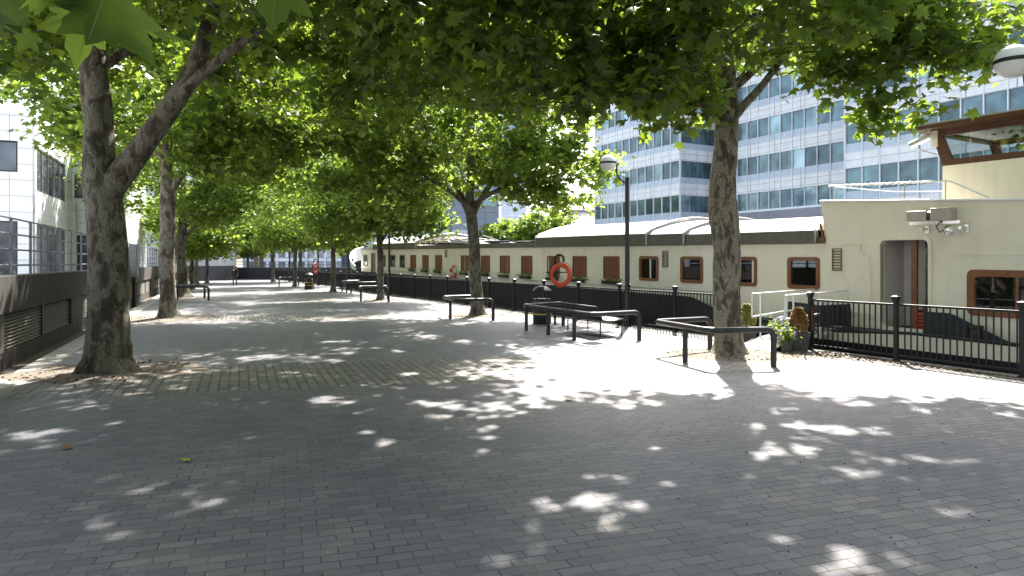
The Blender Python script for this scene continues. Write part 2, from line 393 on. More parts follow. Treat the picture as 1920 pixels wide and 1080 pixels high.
class MB:
    def __init__(self, T=None):
        self.v = []; self.f = []; self.T = T
    def add(self, vs, fs):
        b = len(self.v)
        self.v += [tuple(p) for p in vs]
        self.f += [tuple(i + b for i in f) for f in fs]
    def box(self, x0, x1, y0, y1, z0, z1):
        vs = [(x, y, z) for x in (x0, x1) for y in (y0, y1) for z in (z0, z1)]
        self.add(vs, [(0, 1, 3, 2), (4, 6, 7, 5), (0, 4, 5, 1), (2, 3, 7, 6), (0, 2, 6, 4), (1, 5, 7, 3)])
    def obox(self, c, ux, uy, hx, hy, z0, z1):
        """box on the ground plane with axes ux, uy"""
        vs = []
        for sx in (-1, 1):
            for sy in (-1, 1):
                for z in (z0, z1):
                    vs.append((c[0] + ux[0] * hx * sx + uy[0] * hy * sy, c[1] + ux[1] * hx * sx + uy[1] * hy * sy, z))
        self.add(vs, [(0, 1, 3, 2), (4, 6, 7, 5), (0, 4, 5, 1), (2, 3, 7, 6), (0, 2, 6, 4), (1, 5, 7, 3)])
    def bar(self, a, b, r, n=6):
        self.tube([a, b], [r, r], n)
    def tube(self, pts, rad, n=8, cap=True):
        pts = [Vector(p) for p in pts]
        if not hasattr(rad, '__len__'):
            rad = [rad] * len(pts)
        rings = []
        up = None
        for i, p in enumerate(pts):
            if i == 0: t = pts[1] - pts[0]
            elif i == len(pts) - 1: t = pts[-1] - pts[-2]
            else: t = (pts[i + 1] - pts[i]).normalized() + (pts[i] - pts[i - 1]).normalized()
            if t.length < 1e-9: t = Vector((0, 0, 1))
            t.normalize()
            if up is None:
                up = t.orthogonal().normalized()
            up = (up - t * up.dot(t))
            if up.length < 1e-6: up = t.orthogonal()
            up.normalize()
            s = t.cross(up)
            ring = [p + (up * math.cos(2 * math.pi * k / n) + s * math.sin(2 * math.pi * k / n)) * rad[i] for k in range(n)]
            rings.append(ring)
        vs = [q for r_ in rings for q in r_]
        fs = []
        for i in range(len(pts) - 1):
            for k in range(n):
                a = i * n + k; b = i * n + (k + 1) % n
                fs.append((a, b, b + n, a + n))
        if cap:
            fs.append(tuple(range(n)))
            fs.append(tuple((len(pts) - 1) * n + k for k in range(n)))
        self.add(vs, fs)
    def lathe(self, c, prof, n=16):
        vs = []; fs = []
        for (r_, z) in prof:
            for k in range(n):
                a = 2 * math.pi * k / n
                vs.append((c[0] + r_ * math.cos(a), c[1] + r_ * math.sin(a), c[2] + z))
        for i in range(len(prof) - 1):
            for k in range(n):
                a = i * n + k; b = i * n + (k + 1) % n
                fs.append((a, b, b + n, a + n))
        fs.append(tuple(range(n))); fs.append(tuple((len(prof) - 1) * n + k for k in range(n)))
        self.add(vs, fs)
    def prism(self, poly, f0, f1):
        """poly 2D points, f0/f1 map a 2D point to 3D (near and far face)"""
        n = len(poly)
        vs = [f0(p) for p in poly] + [f1(p) for p in poly]
        fs = [tuple(range(n)), tuple(range(n, 2 * n))] + [(i, (i + 1) % n, n + (i + 1) % n, n + i) for i in range(n)]
        self.add(vs, fs)
    def ring(self, outer, inner, f0, f1):
        n = len(outer)
        vs = [f0(p) for p in outer] + [f0(p) for p in inner] + [f1(p) for p in outer] + [f1(p) for p in inner]
        fs = []
        for i in range(n):
            j = (i + 1) % n
            fs += [(i, j, n + j, n + i), (2 * n + i, 2 * n + j, 3 * n + j, 3 * n + i), (i, j, 2 * n + j, 2 * n + i), (n + i, n + j, 3 * n + j, 3 * n + i)]
        self.add(vs, fs)
    def build(self, name, m, parent=None, smooth=False, label=None, kind=None, bevel=0.0, loc=None):
        me = bpy.data.meshes.new(name)
        off = wloc(parent) if parent is not None else (Vector(loc) if loc else Vector((0, 0, 0)))
        T = self.T or (lambda x, y, z: (x, y, z))
        vs = []
        for p in self.v:
            q = T(*p)
            vs.append((q[0] - off[0], q[1] - off[1], q[2] - off[2]))
        me.from_pydata(vs, [], self.f)
        bm = bmesh.new(); bm.from_mesh(me)
        bmesh.ops.recalc_face_normals(bm, faces=bm.faces)
        if bevel > 0:
            es = [e for e in bm.edges if len(e.link_faces) == 2 and e.calc_face_angle(0) > 0.6]
            bmesh.ops.bevel(bm, geom=es, offset=bevel, segments=2, affect='EDGES', profile=0.5)
        if smooth:
            for f in bm.faces: f.smooth = True
            for e in bm.edges:
                if len(e.link_faces) == 2 and e.calc_face_angle(0) > 0.75: e.smooth = False
        bm.to_mesh(me); bm.free()
        me.materials.append(m)
        o = bpy.data.objects.new(name, me)
        COL.objects.link(o)
        if parent is not None: o.parent = parent
        elif loc: o.location = loc
        if label: o['label'] = label
        if kind: o['kind'] = kind
        return o

def thing(name, label, cat, loc=(0, 0, 0), group=None):
    o = bpy.data.objects.new(name, None)
    COL.objects.link(o)
    o.location = loc
    o.empty_display_size = 0.3
    o['label'] = label; o['category'] = cat
    if group: o['group'] = group
    return o
def tag(o, label, cat, group=None):
    o['label'] = label; o['category'] = cat
    if group: o['group'] = group
    return o
def copy_tree(o, label=None, loc=None, rz=None, scale=None, parent=None):
    c = o.copy(); COL.objects.link(c)
    if parent is not None: c.parent = parent
    if label: c['label'] = label
    if loc is not None: c.location = loc
    if rz is not None: c.rotation_euler = (0, 0, rz)
    if scale is not None: c.scale = (scale, scale, scale)
    for ch in list(o.children): copy_tree(ch, parent=c)
    return c

def rrect(x0, x1, z0, z1, r, n=4):
    pts = []
    for cx, cz, a0 in ((x1 - r, z1 - r, 0), (x0 + r, z1 - r, 90), (x0 + r, z0 + r, 180), (x1 - r, z0 + r, 270)):
        for k in range(n + 1):
            a = R(a0 + 90 * k / n)
            pts.append((cx + r * math.cos(a), cz + r * math.sin(a)))
    return pts

def sheet(name, pts, z, m, kind='structure'):
    mb = MB(); mb.add([(x, y, z) for x, y in pts], [tuple(range(len(pts)))])
    return mb.build(name, m, kind=kind)

# ------------------------------------------------------------ the site
def FX(Y): return 15.26 - 0.54 * Y        # quay railing line
def LX(Y): return -4.25 - 0.43 * Y        # face of the left wall
def KX(Y): return -3.72 - 0.43 * Y        # kerb / gutter boundary
Y0, Y1 = -30.0, 90.0
QE = 0.30                                  # quay edge beyond the railing
mb = MB()
top = [(KX(Y0), Y0), (FX(Y0) + QE, Y0), (FX(Y1) + QE, Y1), (-34, Y1), (KX(70) - 6, 84)]
top = [(KX(Y0), Y0), (FX(Y0) + QE, Y0), (FX(Y1) + QE, Y1), (KX(Y1), Y1)]
mb.prism(top, lambda p: (p[0], p[1], 0.0), lambda p: (p[0], p[1], -2.6))
mb.build("quay_pavement", M['pave'], kind='structure')
sheet("ground", [(LX(-30) + 1.2, -30), (LX(200) + 1.2, 200), (-500, 200), (-500, -30)], -0.14, M['gutter'])
sheet("water", [(-600, -200), (900, -200), (900, 1200), (-600, 1200)], -1.75, M['water'])
# far bank
mb = MB(); mb.box(-60, 90, 98, 400, -2.5, -0.1); mb.build("far_bank_ground", M['conc'], kind='structure')
# kerb strip (flush light stone beside the pavers, 4 mm proud) with joints as real slabs
mb = MB()
y = Y0
while y < 70:
    L_ = 0.9
    ya, yb = y + 0.006, y + L_ - 0.006
    w0, w1 = 0.015, 0.52
    poly = [(KX(ya) + w0, ya), (KX(ya) + w1, ya), (KX(yb) + w1, yb), (KX(yb) + w0, yb)]
    mb.prism(poly, lambda p: (p[0], p[1], 0.008), lambda p: (p[0], p[1], -0.13))
    y += L_
mb.build("kerb", M['kerb'], kind='structure')

# bands of granite setts at each pair of trees
LT = [(-7.37, 12.49), (-12.3, 24.4), (-18.7, 38.8), (-23.2, 49.5), (-28.9, 63.2)]
RT = [(4.70, 14.80), (-1.30, 25.6), (-6.93, 36.05), (-11.96, 45.7), (-18.1, 56.9)]
bands = [((-7.3, 11.35), (4.7, 14.05), 1.45), (LT[1], RT[1], 1.2), (LT[2], RT[2], 1.1), (LT[3], RT[3], 1.1)]
for (a, b, hw) in bands:
    sl_ = (b[1] - a[1]) / (b[0] - a[0])
    def clip(off):
        # intersect y = a.y+sl*(x-a.x)+off with kerb and the paving by the railing
        y0_ = a[1] - sl_ * a[0] + off
        yl = (y0_ + sl_ * (-3.72 + 0.53)) / (1 + 0.43 * sl_)
        xr = 15.26 - 0.75
        yr = (y0_ + sl_ * xr) / (1 + 0.54 * sl_)
        return (KX(yl) + 0.53, yl), (FX(yr) - 0.75, yr)
    (l0, r0), (l1, r1) = clip(-hw), clip(hw)
    sheet("sett_band", [l0, r0, r1, l1], 0.004, M['sett'])

# a strip of setts along the railing
sheet("sett_strip", [(FX(-5) - 0.74, -5), (FX(-5) + 0.29, -5), (FX(80) + 0.29, 80), (FX(80) - 0.74, 80)], 0.004, M['sett'])

# ------------------------------------------------------------ leaves and trees
def leaf_shape(level):
    if level == 3:       # raised veins of the big near leaves
        v = []; f = []
        for (x, y) in ((0, 1.0), (.62, .55), (-.62, .55), (.5, .07), (-.5, .07)):
            w = .008; L_ = math.hypot(x, y - .08); nx, ny = -(y - .08) / L_ * w, x / L_ * w
            b = len(v)
            for t, k in ((0, 1.6), (.5, 1.0), (.97, .2)):
                px_, py_ = x * t, .08 + (y - .08) * t
                for sg in (1, -1): v.append((px_ + sg * nx * k, py_ + sg * ny * k, -0.28 * abs(px_) - 0.10 * max(0, py_ - .4) - .006))
            for j in (0, 2): f += [(b + j, b + j + 1, b + j + 3), (b + j, b + j + 3, b + j + 2)]
        return np.array(v, float), np.array(f)
    if level == 2:
        ol = [(0, .06), (.14, -.06), (.30, -.02), (.52, .06), (.46, .16), (.34, .26), (.50, .34), (.66, .56), (.46, .58), (.26, .56), (.24, .72), (.12, .84), (0, 1.05)]
    elif level == 1:
        ol = [(0, .04), (.26, -.02), (.52, .10), (.32, .26), (.62, .56), (.25, .56), (0, 1.0)]
    else:
        ol = [(0, 0), (.5, .08), (.30, .34), (.54, .60), (.17, .60), (0, 1.0)]
    full = ol + [(-x, y) for x, y in reversed(ol[1:-1])]
    v = [(0.0, .36, 0.0)] + [(x, y, -0.28 * abs(x) - 0.10 * max(0, y - .4)) for x, y in full]
    n = len(full)
    f = [(0, 1 + i, 1 + (i + 1) % n) for i in range(n)]
    return np.array(v, float) - np.array([0, .0, 0]), np.array(f)

def leaves_mesh(name, P, size, level, m, parent, tilt=0.55, seed=1, out=None):
    """P (n,3) leaf stem points in parent-local coordinates"""
    r = np.random.default_rng(seed)
    n = len(P)
    V, F = leaf_shape(level)
    s = size * r.uniform(0.55, 1.35, n)
    # leaf plane normal: mostly up, tilted; pointing direction: random, drooping
    az = r.uniform(0, 2 * np.pi, n)
    if out is not None:
        az = np.arctan2(out[:, 1], out[:, 0]) + r.normal(0, 1.0, n)
    el = -np.abs(r.normal(0.45, 0.5, n))
    d = np.stack([np.cos(az) * np.cos(el), np.sin(az) * np.cos(el), np.sin(el)], 1)
    up = np.stack([r.normal(0, tilt, n), r.normal(0, tilt, n), np.ones(n)], 1)
    x = np.cross(d, up); x /= np.linalg.norm(x, axis=1)[:, None]
    z = np.cross(x, d)
    W = (V[None, :, 0, None] * x[:, None, :] + V[None, :, 1, None] * d[:, None, :] + V[None, :, 2, None] * z[:, None, :]) * s[:, None, None] + P[:, None, :]
    W = W.reshape(-1, 3)
    nv, nf = len(V), len(F)
    FF = (F[None] + (np.arange(n) * nv)[:, None, None]).reshape(-1, 3)
    me = bpy.data.meshes.new(name)
    me.vertices.add(len(W)); me.vertices.foreach_set("co", W.astype(np.float32).ravel())
    me.loops.add(FF.size); me.loops.foreach_set("vertex_index", FF.astype(np.int32).ravel())
    me.polygons.add(len(FF)); me.polygons.foreach_set("loop_start", (np.arange(len(FF)) * 3).astype(np.int32))
    me.polygons.foreach_set("loop_total", np.full(len(FF), 3, np.int32))
    me.update(calc_edges=True)
    me.materials.append(m)
    o = bpy.data.objects.new(name, me); COL.objects.link(o)
    if parent is not None: o.parent = parent
    return o

def smooth_path(ctrl, k=5):
    """Catmull-Rom through control points with radius (x,y,z,r)"""
    c = [np.array(p, float) for p in ctrl]
    c = [2 * c[0] - c[1]] + c + [2 * c[-1] - c[-2]]
    out = []
    for i in range(1, len(c) - 2):
        for j in range(k):
            t = j / k
            out.append(0.5 * ((2 * c[i]) + (-c[i - 1] + c[i + 1]) * t + (2 * c[i - 1] - 5 * c[i] + 4 * c[i + 1] - c[i + 2]) * t * t + (-c[i - 1] + 3 * c[i] - 3 * c[i + 1] + c[i + 2]) * t ** 3))
    out.append(c[-2])
    return out

# gaps in the canopy: leaves are thinned along these lines towards the sun
GAPS = [(3.1, 8.3, .26), (3.55, 8.25, .2), (3.95, 8.15, .2), (4.3, 8.0, .16), (2.95, 7.15, .22), (2.6, 7.0, .14), (4.13, 6.95, .16), (4.45, 6.8, .14), (.66, 6.35, .17), (.95, 6.25, .14),
        (.70, 5.65, .18), (1.0, 5.6, .15), (.76, 5.22, .15), (.22, 5.6, .15), (-.3, 7.15, .17), (-.25, 7.7, .13), (-.3, 8.2, .13), (-1.42, 7.55, .16), (-1.7, 7.9, .11), (-2.8, 9.9, .2), (-2.4, 9.7, .13),
        (-1.2, 9.55, .2), (-.8, 9.4, .16), (-1.0, 8.9, .12), (1.6, 9.4, .2), (2.0, 9.6, .16), (1.3, 9.7, .13), (2.7, 10.5, .24), (3.1, 10.2, .16), (-5.5, 7.9, .24), (-4.9, 8.5, .13), 
        (2.3, 4.6, .17), (2.0, 4.9, .12), (1.9, 7.15, .12), (1.55, 7.3, .12), (4.9, 9.6, .2), (5.5, 9.1, .18), (3.6, 5.5, .13), (-6.0, 6.4, .14), (1.4, 6.1, .1), (2.2, 6.3, .1), (3.3, 6.4, .1),
        (-1.9, 12.2, .2), (-3.6, 14.9, .3), (-2.6, 15.3, .25), (-.3, 13.9, .2), (1.0, 12.9, .25), (-4.6, 17.2, .3), (-1.2, 17.4, .3), (5.9, 9.9, .22), (6.5, 8.9, .2)]
grng = np.random.default_rng(77)
def thin(P, jit):
    d = np.array(sdir)
    keep = np.ones(len(P), bool)
    for (gx, gy, gr) in GAPS:
        v = P - np.array([gx, gy, 0])
        t = v @ d
        dist = np.linalg.norm(v - t[:, None] * d[None], axis=1)
        keep &= dist > gr * grng.uniform(.3, 1.1, len(P)) + jit
    return keep

def make_tree(name, label, base, limbs, blobs, lsize=0.19, per=55, level=1, seed=1, leafm='leafA', barkm='bark', group="plane trees in rows on the promenade", sig=0.42, nside=14, zmin=None):
    """limbs: list of control paths [(x,y,z,r)...] local to base; first is the trunk.
    blobs: (cx,cy,cz,rx,ry,rz,n) local; leaf clumps are drawn in them and joined to the limbs"""
    r = np.random.default_rng(seed)
    root = thing(name, label, "tree", (base[0], base[1], 0), group)
    tb = MB(); nodes = []
    for li, ctrl in enumerate(limbs):
        p = smooth_path(ctrl, 6)
        # knobbly radius
        pts = [q[:3] for q in p]; rad = [max(0.012, q[3] * (1 + 0.012 * math.sin(1.7 * i + li) + r.normal(0, .008))) for i, q in enumerate(p)]
        tb2 = len(tb.v)
        tb.tube(pts, rad, nside if li == 0 else max(7, nside - 4))
        # buttress / irregular section
        for vi in range(tb2, len(tb.v)):
            x, y, z = tb.v[vi]
            if li == 0 and z < 0.5:
                a = math.atan2(y, x); k = (0.5 - z) / 0.5
                s_ = 1 + 0.22 * k * k * (1.0 + 0.8 * math.sin(3 * a + seed) + .5 * math.sin(5 * a))
                tb.v[vi] = (x * s_, y * s_, z)
            else:
                w_ = 0.02 if li == 0 else .008
                tb.v[vi] = (x + w_ * math.sin(z * 2.3 + 4 * y + seed), y + w_ * math.sin(z * 3.1 + 5 * x + 2 * seed), z)
        for q in p[(6 if li == 0 else 2):]:
            nodes.append(q[:3].copy())
    tb.v = [(x, y, z - 0.03 if z < 0.01 else z) for x, y, z in tb.v]
    tb.T = lambda x, y, z: (x + base[0], y + base[1], z)
    tr = tb.build("trunk", M[barkm], root, smooth=True)
    nodes = np.array(nodes)
    cl = []
    for (cx, cy, cz, rx, ry, rz, n) in blobs:
        g = r.normal(size=(n, 3)); g /= np.linalg.norm(g, axis=1)[:, None]
        rad = r.uniform(0.12, 1.0, n) ** 0.45
        q = g * rad[:, None] * np.array([rx, ry, rz]) + np.array([cx, cy, cz])
        cl.append(q)
    cl = np.concatenate(cl)
    if zmin is not None:
        cl = cl[cl[:, 2] > zmin]
    # sort by distance to the woody skeleton
    d0 = np.min(np.linalg.norm(cl[:, None] - nodes[None], axis=2), axis=1)
    cl = cl[np.argsort(d0)]
    bm_ = MB()
    allp = [nodes]
    N_ = nodes
    parents = []
    paths = []
    for c in cl:
        dd = N_ - c
        w = np.linalg.norm(dd, axis=1) + 0.5 * np.maximum(0, N_[:, 2] - c[2])
        i = int(np.argmin(w)); a = N_[i]
        v = c - a; L_ = np.linalg.norm(v)
        k = max(2, int(L_ / 0.45))
        pp = [a]
        for j in range(1, k + 1):
            t = j / k
            q = a + v * t + np.array([0, 0, 0.10 * L_ * math.sin(math.pi * t)]) + (r.normal(0, .05, 3) * L_ * .4 if j < k else 0)
            pp.append(q)
        paths.append(pp)
        N_ = np.concatenate([N_, np.array(pp[1:])])
    for pp in paths:
        L_ = np.linalg.norm(pp[-1] - pp[0])
        r0 = min(0.05, 0.010 + 0.016 * L_)
        bm_.tube(pp, [r0 + (0.006 - r0) * (j / (len(pp) - 1)) for j in range(len(pp))], 5 if level else 4, cap=False)
    bm_.T = tb.T
    bm_.build("branches", M['twig'], root)
    # leaves
    n = len(cl)
    cnt = r.poisson(per, n)
    C = np.repeat(cl, cnt, axis=0)
    off = r.normal(size=C.shape) * np.array([sig, sig, sig * 0.55])
    P = C + off
    # along the outer twigs too
    tw = np.concatenate([np.array(pp[1:]) for pp in paths])
    P = np.concatenate([P, np.repeat(tw, 3, axis=0) + r.normal(0, .16, (len(tw) * 3, 3))])
    out = None
    P = P[thin(P + np.array([base[0], base[1], 0]), lsize * .42 * r.uniform(.5, 1.1, len(P)))]
    if zmin is not None:
        P = P[P[:, 2] > zmin - 0.25]; 
    out = None
    leaves_mesh("crown", P, lsize, level, M[leafm], root, seed=seed + 5)
    return root

# --- left row, first tree: thick trunk that forks at 3.6 m
make_tree("plane_tree", "thickest plane tree with a forked trunk beside the left kerb, nearest in the picture", LT[0],
    [[(0, 0, 0, .45), (-.02, 0, .25, .40), (0.0, 0, .8, .36), (-.02, 0, 1.9, .325), (-.08, .0, 3.0, .325), (-.12, 0, 3.45, .335), (-.15, 0, 3.7, .29), (-.22, .05, 4.3, .235), (-.30, .1, 5.4, .21), (-.42, .1, 7.2, .15), (-.5, .3, 9.5, .07)],
     [(-.05, -.05, 3.15, .24), (.25, -.05, 3.6, .235), (.7, -.1, 4.15, .20), (1.15, -.15, 4.75, .185), (1.6, -.2, 5.4, .16), (1.95, -.25, 6.3, .14), (2.3, -.3, 7.3, .11), (3.0, -.5, 9.2, .05)],
     [(1.05, -.12, 4.65, .12), (1.6, -.3, 5.15, .10), (2.2, -.4, 5.6, .09), (3.0, -.6, 6.1, .075), (3.9, -.9, 6.6, .05), (5.2, -1.0, 7.3, .03)],
     [(-.12, 0, 3.6, .13), (-.36, .15, 4.3, .14), (-.5, .2, 5.0, .13), (-.62, .2, 6.0, .11), (-1.2, .3, 8.2, .06)],
     [(-.3, .1, 5.5, .09), (.4, .8, 6.5, .08), (.9, 1.8, 7.6, .05)],
     [(-.45, .2, 6.4, .09), (-1.3, -1.0, 7.6, .07), (-2.6, -2.0, 8.4, .04)]],
    [(0.6, -.6, 8.6, 5.8, 5.2, 2.6, 270), (4.6, -1.2, 7.6, 4.2, 4.6, 1.9, 190), (-2.4, 1.0, 6.7, 2.4, 2.2, 1.3, 60), (-1.5, -3.0, 7.0, 3.5, 2.5, 1.3, 70), (3.2, 3.5, 6.6, 3.0, 2.6, 1.3, 80), (6.4, 4.2, 7.3, 2.6, 3.0, 1.4, 90)],
    lsize=0.21, per=39, level=1, seed=3, nside=20, zmin=4.45, sig=.33)

# --- right row, first tree beside the gangway
make_tree("plane_tree", "plane tree with a straight mottled trunk beside the gangway, nearest in the right row", RT[0],
    [[(0, 0, 0, .37), (0, 0, .3, .305), (-.03, 0, 1.2, .29), (-.06, 0, 2.3, .29), (-.12, 0, 3.0, .315), (-.12, 0, 3.6, .275), (-.06, 0, 4.6, .26), (-.08, 0, 5.6, .25), (-.05, .05, 6.6, .18), (0, .1, 8.5, .1), (.1, .1, 10.0, .05)],
     [(-.02, -.05, 5.0, .12), (.25, -.15, 5.35, .095), (.6, -.3, 5.75, .08), (.95, -.5, 6.25, .06), (1.7, -1.0, 7.2, .04)],
     [(-.1, -.1, 5.5, .11), (-.7, -.3, 5.55, .09), (-1.5, -.7, 5.6, .07), (-2.6, -1.3, 6.0, .05), (-3.6, -1.9, 6.3, .03)],
     [(0, 0, 5.7, .12), (.9, -.2, 6.5, .10), (1.8, -.4, 6.95, .08), (3.0, -.9, 6.8, .055), (4.0, -1.4, 6.3, .03)],
     [(-.1, 0, 5.1, .08), (-.6, -.5, 5.2, .06), (-1.4, -1.3, 5.4, .04)],
     [(0, 0, 6.2, .12), (-.8, .9, 7.4, .09), (-1.6, 1.6, 8.6, .05)]],
    [(-0.6, -1.4, 8.4, 4.9, 4.3, 2.4, 172), (2.3, -1.5, 6.7, 2.4, 2.0, 0.8, 46), (3.6, -1.9, 6.2, 1.3, 1.4, .6, 20), (1.9, -1.6, 5.6, .7, .6, .35, 6),
     (2.7, -1.5, 5.0, .55, .5, .3, 6), (-2.0, -1.8, 6.2, 2.2, 1.9, 0.9, 60), (-2.8, -2.6, 5.35, 1.6, 1.3, .75, 34), (-1.1, -.9, 5.3, .8, .8, .45, 7), (-4.6, -3.4, 6.0, 1.9, 1.8, 1.4, 70), (-.5, -3.8, 6.6, 2.6, 1.8, 1.0, 60),
     (-3.0, -6.0, 7.2, 3.6, 2.4, 1.2, 80)],
    lsize=0.21, per=36, level=1, seed=21, nside=18, zmin=4.5, sig=.31, barkm='bark2')

# --- right row second
make_tree("plane_tree", "plane tree whose dark trunk splits into several stems, second in the right row", RT[1],
    [[(0, 0, 0, .34), (0, 0, .3, .26), (-.04, 0, 1.2, .225), (-.12, 0, 2.4, .215), (-.2, 0, 3.6, .21), (-.25, 0, 4.1, .20), (-.28, 0, 5.0, .14), (-.2, 0, 7, .1), (-.1, 0, 9, .05)],
     [(-.2, 0, 3.6, .13), (-.7, 0, 4.7, .11), (-1.2, -.2, 5.8, .09), (-2.0, -.4, 7.2, .05)],
     [(-.2, 0, 3.7, .12), (.25, .1, 4.6, .10), (.9, .2, 5.4, .07), (2.2, .0, 6.4, .04)],
     [(-.24, 0, 4.0, .10), (-1.4, -.6, 4.9, .08), (-3.0, -1.2, 5.4, .04)],
     [(-.24, 0, 4.1, .10), (.9, -.7, 4.7, .07), (2.4, -1.4, 5.1, .04)],
     [(-.24, 0, 4.4, .10), (-.2, 1.4, 5.6, .07), (-.2, 2.8, 7, .04)]],
    [(-.4, -.3, 8.0, 5.0, 4.8, 4.0, 250), (-3.6, -.8, 5.4, 2.4, 2.6, 1.7, 60), (2.7, -.8, 5.4, 2.4, 2.0, 1.8, 72), (-2.6, -3.6, 8.2, 4.0, 3.4, 2.2, 80), (1.0, -4.6, 7.9, 2.2, 2.4, 1.2, 75)],
    lsize=0.21, per=39, sig=.33, leafm='leafB', level=1, seed=33, zmin=3.6, barkm='bark')

# --- left row second
make_tree("plane_tree", "pale slim plane tree behind the thickest one, second in the left row", LT[1],
    [[(0, 0, 0, .38), (0, 0, .3, .31), (-.02, 0, 1.5, .27), (-.03, 0, 3, .25), (0, 0, 4.3, .26), (-.02, 0, 4.8, .21), (-.05, 0, 5.8, .17), (0, 0, 8, .1), (0, 0, 10, .05)],
     [(0, 0, 4.4, .15), (.5, 0, 5.2, .13), (.95, -.1, 6.4, .11), (1.4, -.1, 8, .06)],
     [(-.05, 0, 5.6, .09), (-1.0, -.6, 6.6, .06), (-2.2, -1.2, 7.0, .03)]],
    [(-.2, -.3, 8.8, 5.0, 5.0, 3.2, 270), (-1.9, -1.0, 6.6, 1.6, 1.6, 1.0, 26), (2.5, .5, 6.2, 2.4, 2.4, 1.4, 70), (4.5, -1.0, 8.2, 3.2, 3.6, 2.0, 130), (6.8, 2.5, 8.2, 3.0, 3.5, 1.8, 90)],
    lsize=0.22, per=38, level=1, seed=44, zmin=4.7, barkm='bark2', leafm='leafB')

# --- prototypes for the farther trees
pa = make_tree("plane_tree", "leaning dark plane tree behind the left perch rail, third in the left row", LT[2],
    [[(0, 0, 0, .52), (0, 0, .35, .36), (-.05, 0, 1.4, .29), (-.1, 0, 3, .26), (-.02, 0, 4.4, .24), (0, 0, 5.2, .17), (0, 0, 7.5, .1), (0, 0, 9, .05)],
     [(0, 0, 3.9, .12), (.9, -.1, 4.7, .10), (2.0, -.2, 5.2, .08), (3.4, -.4, 5.7, .04)],
     [(0, 0, 3.2, .10), (.7, -.3, 3.9, .09), (1.7, -.6, 4.6, .05)]],
    [(0, -.3, 8.0, 5.4, 5.0, 3.9, 260), (2.4, -.8, 5.2, 2.4, 2.2, 1.4, 55), (4.5, 0, 8.5, 3, 3, 2.4, 90)],
    lsize=0.21, per=46, level=0, seed=55, zmin=4.1, leafm='leafB')
pb = make_tree("plane_tree", "slender plane tree inside a perch rail by a lamp post, third in the right row", RT[2],
    [[(0, 0, 0, .26), (0, 0, .3, .19), (-.02, 0, 1.4, .17), (-.04, 0, 3.0, .165), (0, 0, 4.4, .15), (0, 0, 6, .1), (0, 0, 9, .05)],
     [(0, 0, 3.0, .08), (.6, -.1, 3.9, .06), (1.6, -.4, 4.6, .03)],
     [(0, 0, 3.3, .08), (-.7, -.1, 4.2, .06), (-1.9, -.4, 4.8, .03)]],
    [(0, 0, 8.0, 5.2, 4.8, 4.4, 270), (-1.8, -.6, 4.3, 2.2, 2.0, 1.1, 55), (1.8, -.6, 4.2, 1.8, 1.8, 1.0, 40)],
    lsize=0.21, per=46, level=0, seed=66, zmin=3.3, leafm='leafB')
pc = make_tree("plane_tree", "small bright green plane tree before the pale round building, fourth in the left row", LT[3],
    [[(0, 0, 0, .22), (0, 0, .3, .16), (0, 0, 1.6, .14), (.02, 0, 3.0, .12), (0, 0, 5, .07), (0, 0, 7, .03)],
     [(0, 0, 2.4, .06), (.7, -.1, 3.2, .04), (1.8, -.2, 3.6, .02)]],
    [(0, 0, 5.0, 3.8, 3.6, 2.4, 170), (1.0, -.8, 3.2, 2.4, 1.8, .9, 45)],
    lsize=0.21, per=44, level=0, seed=77, zmin=2.35, leafm='leafB')
copy_tree(pb, "slim plane tree at the end of the long perch rail, fourth in the right row", (RT[3][0], RT[3][1], 0), 1.9, 0.95)
copy_tree(pb, "farthest plane tree of the right row, standing inside a perch rail", (RT[4][0], RT[4][1], 0), 3.4, 0.9)
copy_tree(pc, "left one of the twin trunks before the pale round building", (-29.2, 63.2, 0), 2.1, 1.12)
copy_tree(pc, "right one of the twin trunks before the pale round building", (-29.4, 65.8, 0), 4.0, 1.05)
copy_tree(pc, "low bright tree just right of the pale round building", (-32.5, 84.0, 0), 3.0, 1.15)
copy_tree(pb, "tall slim tree beyond the far end of the right row", (-24.5, 70.0, 0), 1.0, 1.0)
copy_tree(pa, "tall tree behind the low bright tree at the promenade end", (-36.0, 98.0, 0), 2.2, 1.25)
copy_tree(pb, "tree far behind the walking person, its crown hanging low", (-28.5, 92.0, 0), 0.7, 1.3)
copy_tree(pb, "unseen plane tree continuing the right row past the right edge, added to cut skylight", (11.2, 3.0, 0), 2.6, 1.0)  # this and the next two: unseen trees added to darken the foreground
copy_tree(pb, "unseen plane tree continuing the left row behind the viewpoint, added to cut skylight", (0.5, -8.5, 0), 5.0, 1.0)
copy_tree(pb, "unseen plane tree continuing the right row behind the viewpoint, added to cut skylight", (15.0, -7.0, 0), 3.9, 1.05)
# tree overhead, its trunk just outside the picture at the left
t0 = make_tree("plane_tree", "overhanging plane tree whose large leaves hang into the top left corner", (-4.3, 1.0),
    [[(0, 0, 0, .45), (0, 0, .4, .36), (0, 0, 2, .32), (0, 0, 3.6, .3), (0, 0, 5, .22), (0, 0, 9, .08)],
     [(0, 0, 3.4, .14), (1.4, .8, 4.1, .10), (2.6, 1.2, 3.75, .05), (3.15, 1.05, 3.3, .015)],
     [(0, 0, 3.8, .12), (-1.4, -.6, 5.1, .08), (-2.4, -1, 6.2, .05)]],
    [(0.2, -1.0, 8.6, 5.0, 3.6, 2.6, 190), (3.4, 4.6, 7.3, 4.2, 2.8, 1.3, 105), (.2, 5.2, 7.6, 2.5, 2.5, 1.2, 40), (3.7, 3.7, 6.3, 2.0, 1.5, .55, 75)],  # forward clumps above the view, added to shade the hanging leaves and foreground
    sig=.3, lsize=0.2, per=40, level=1, seed=88, zmin=5.6)
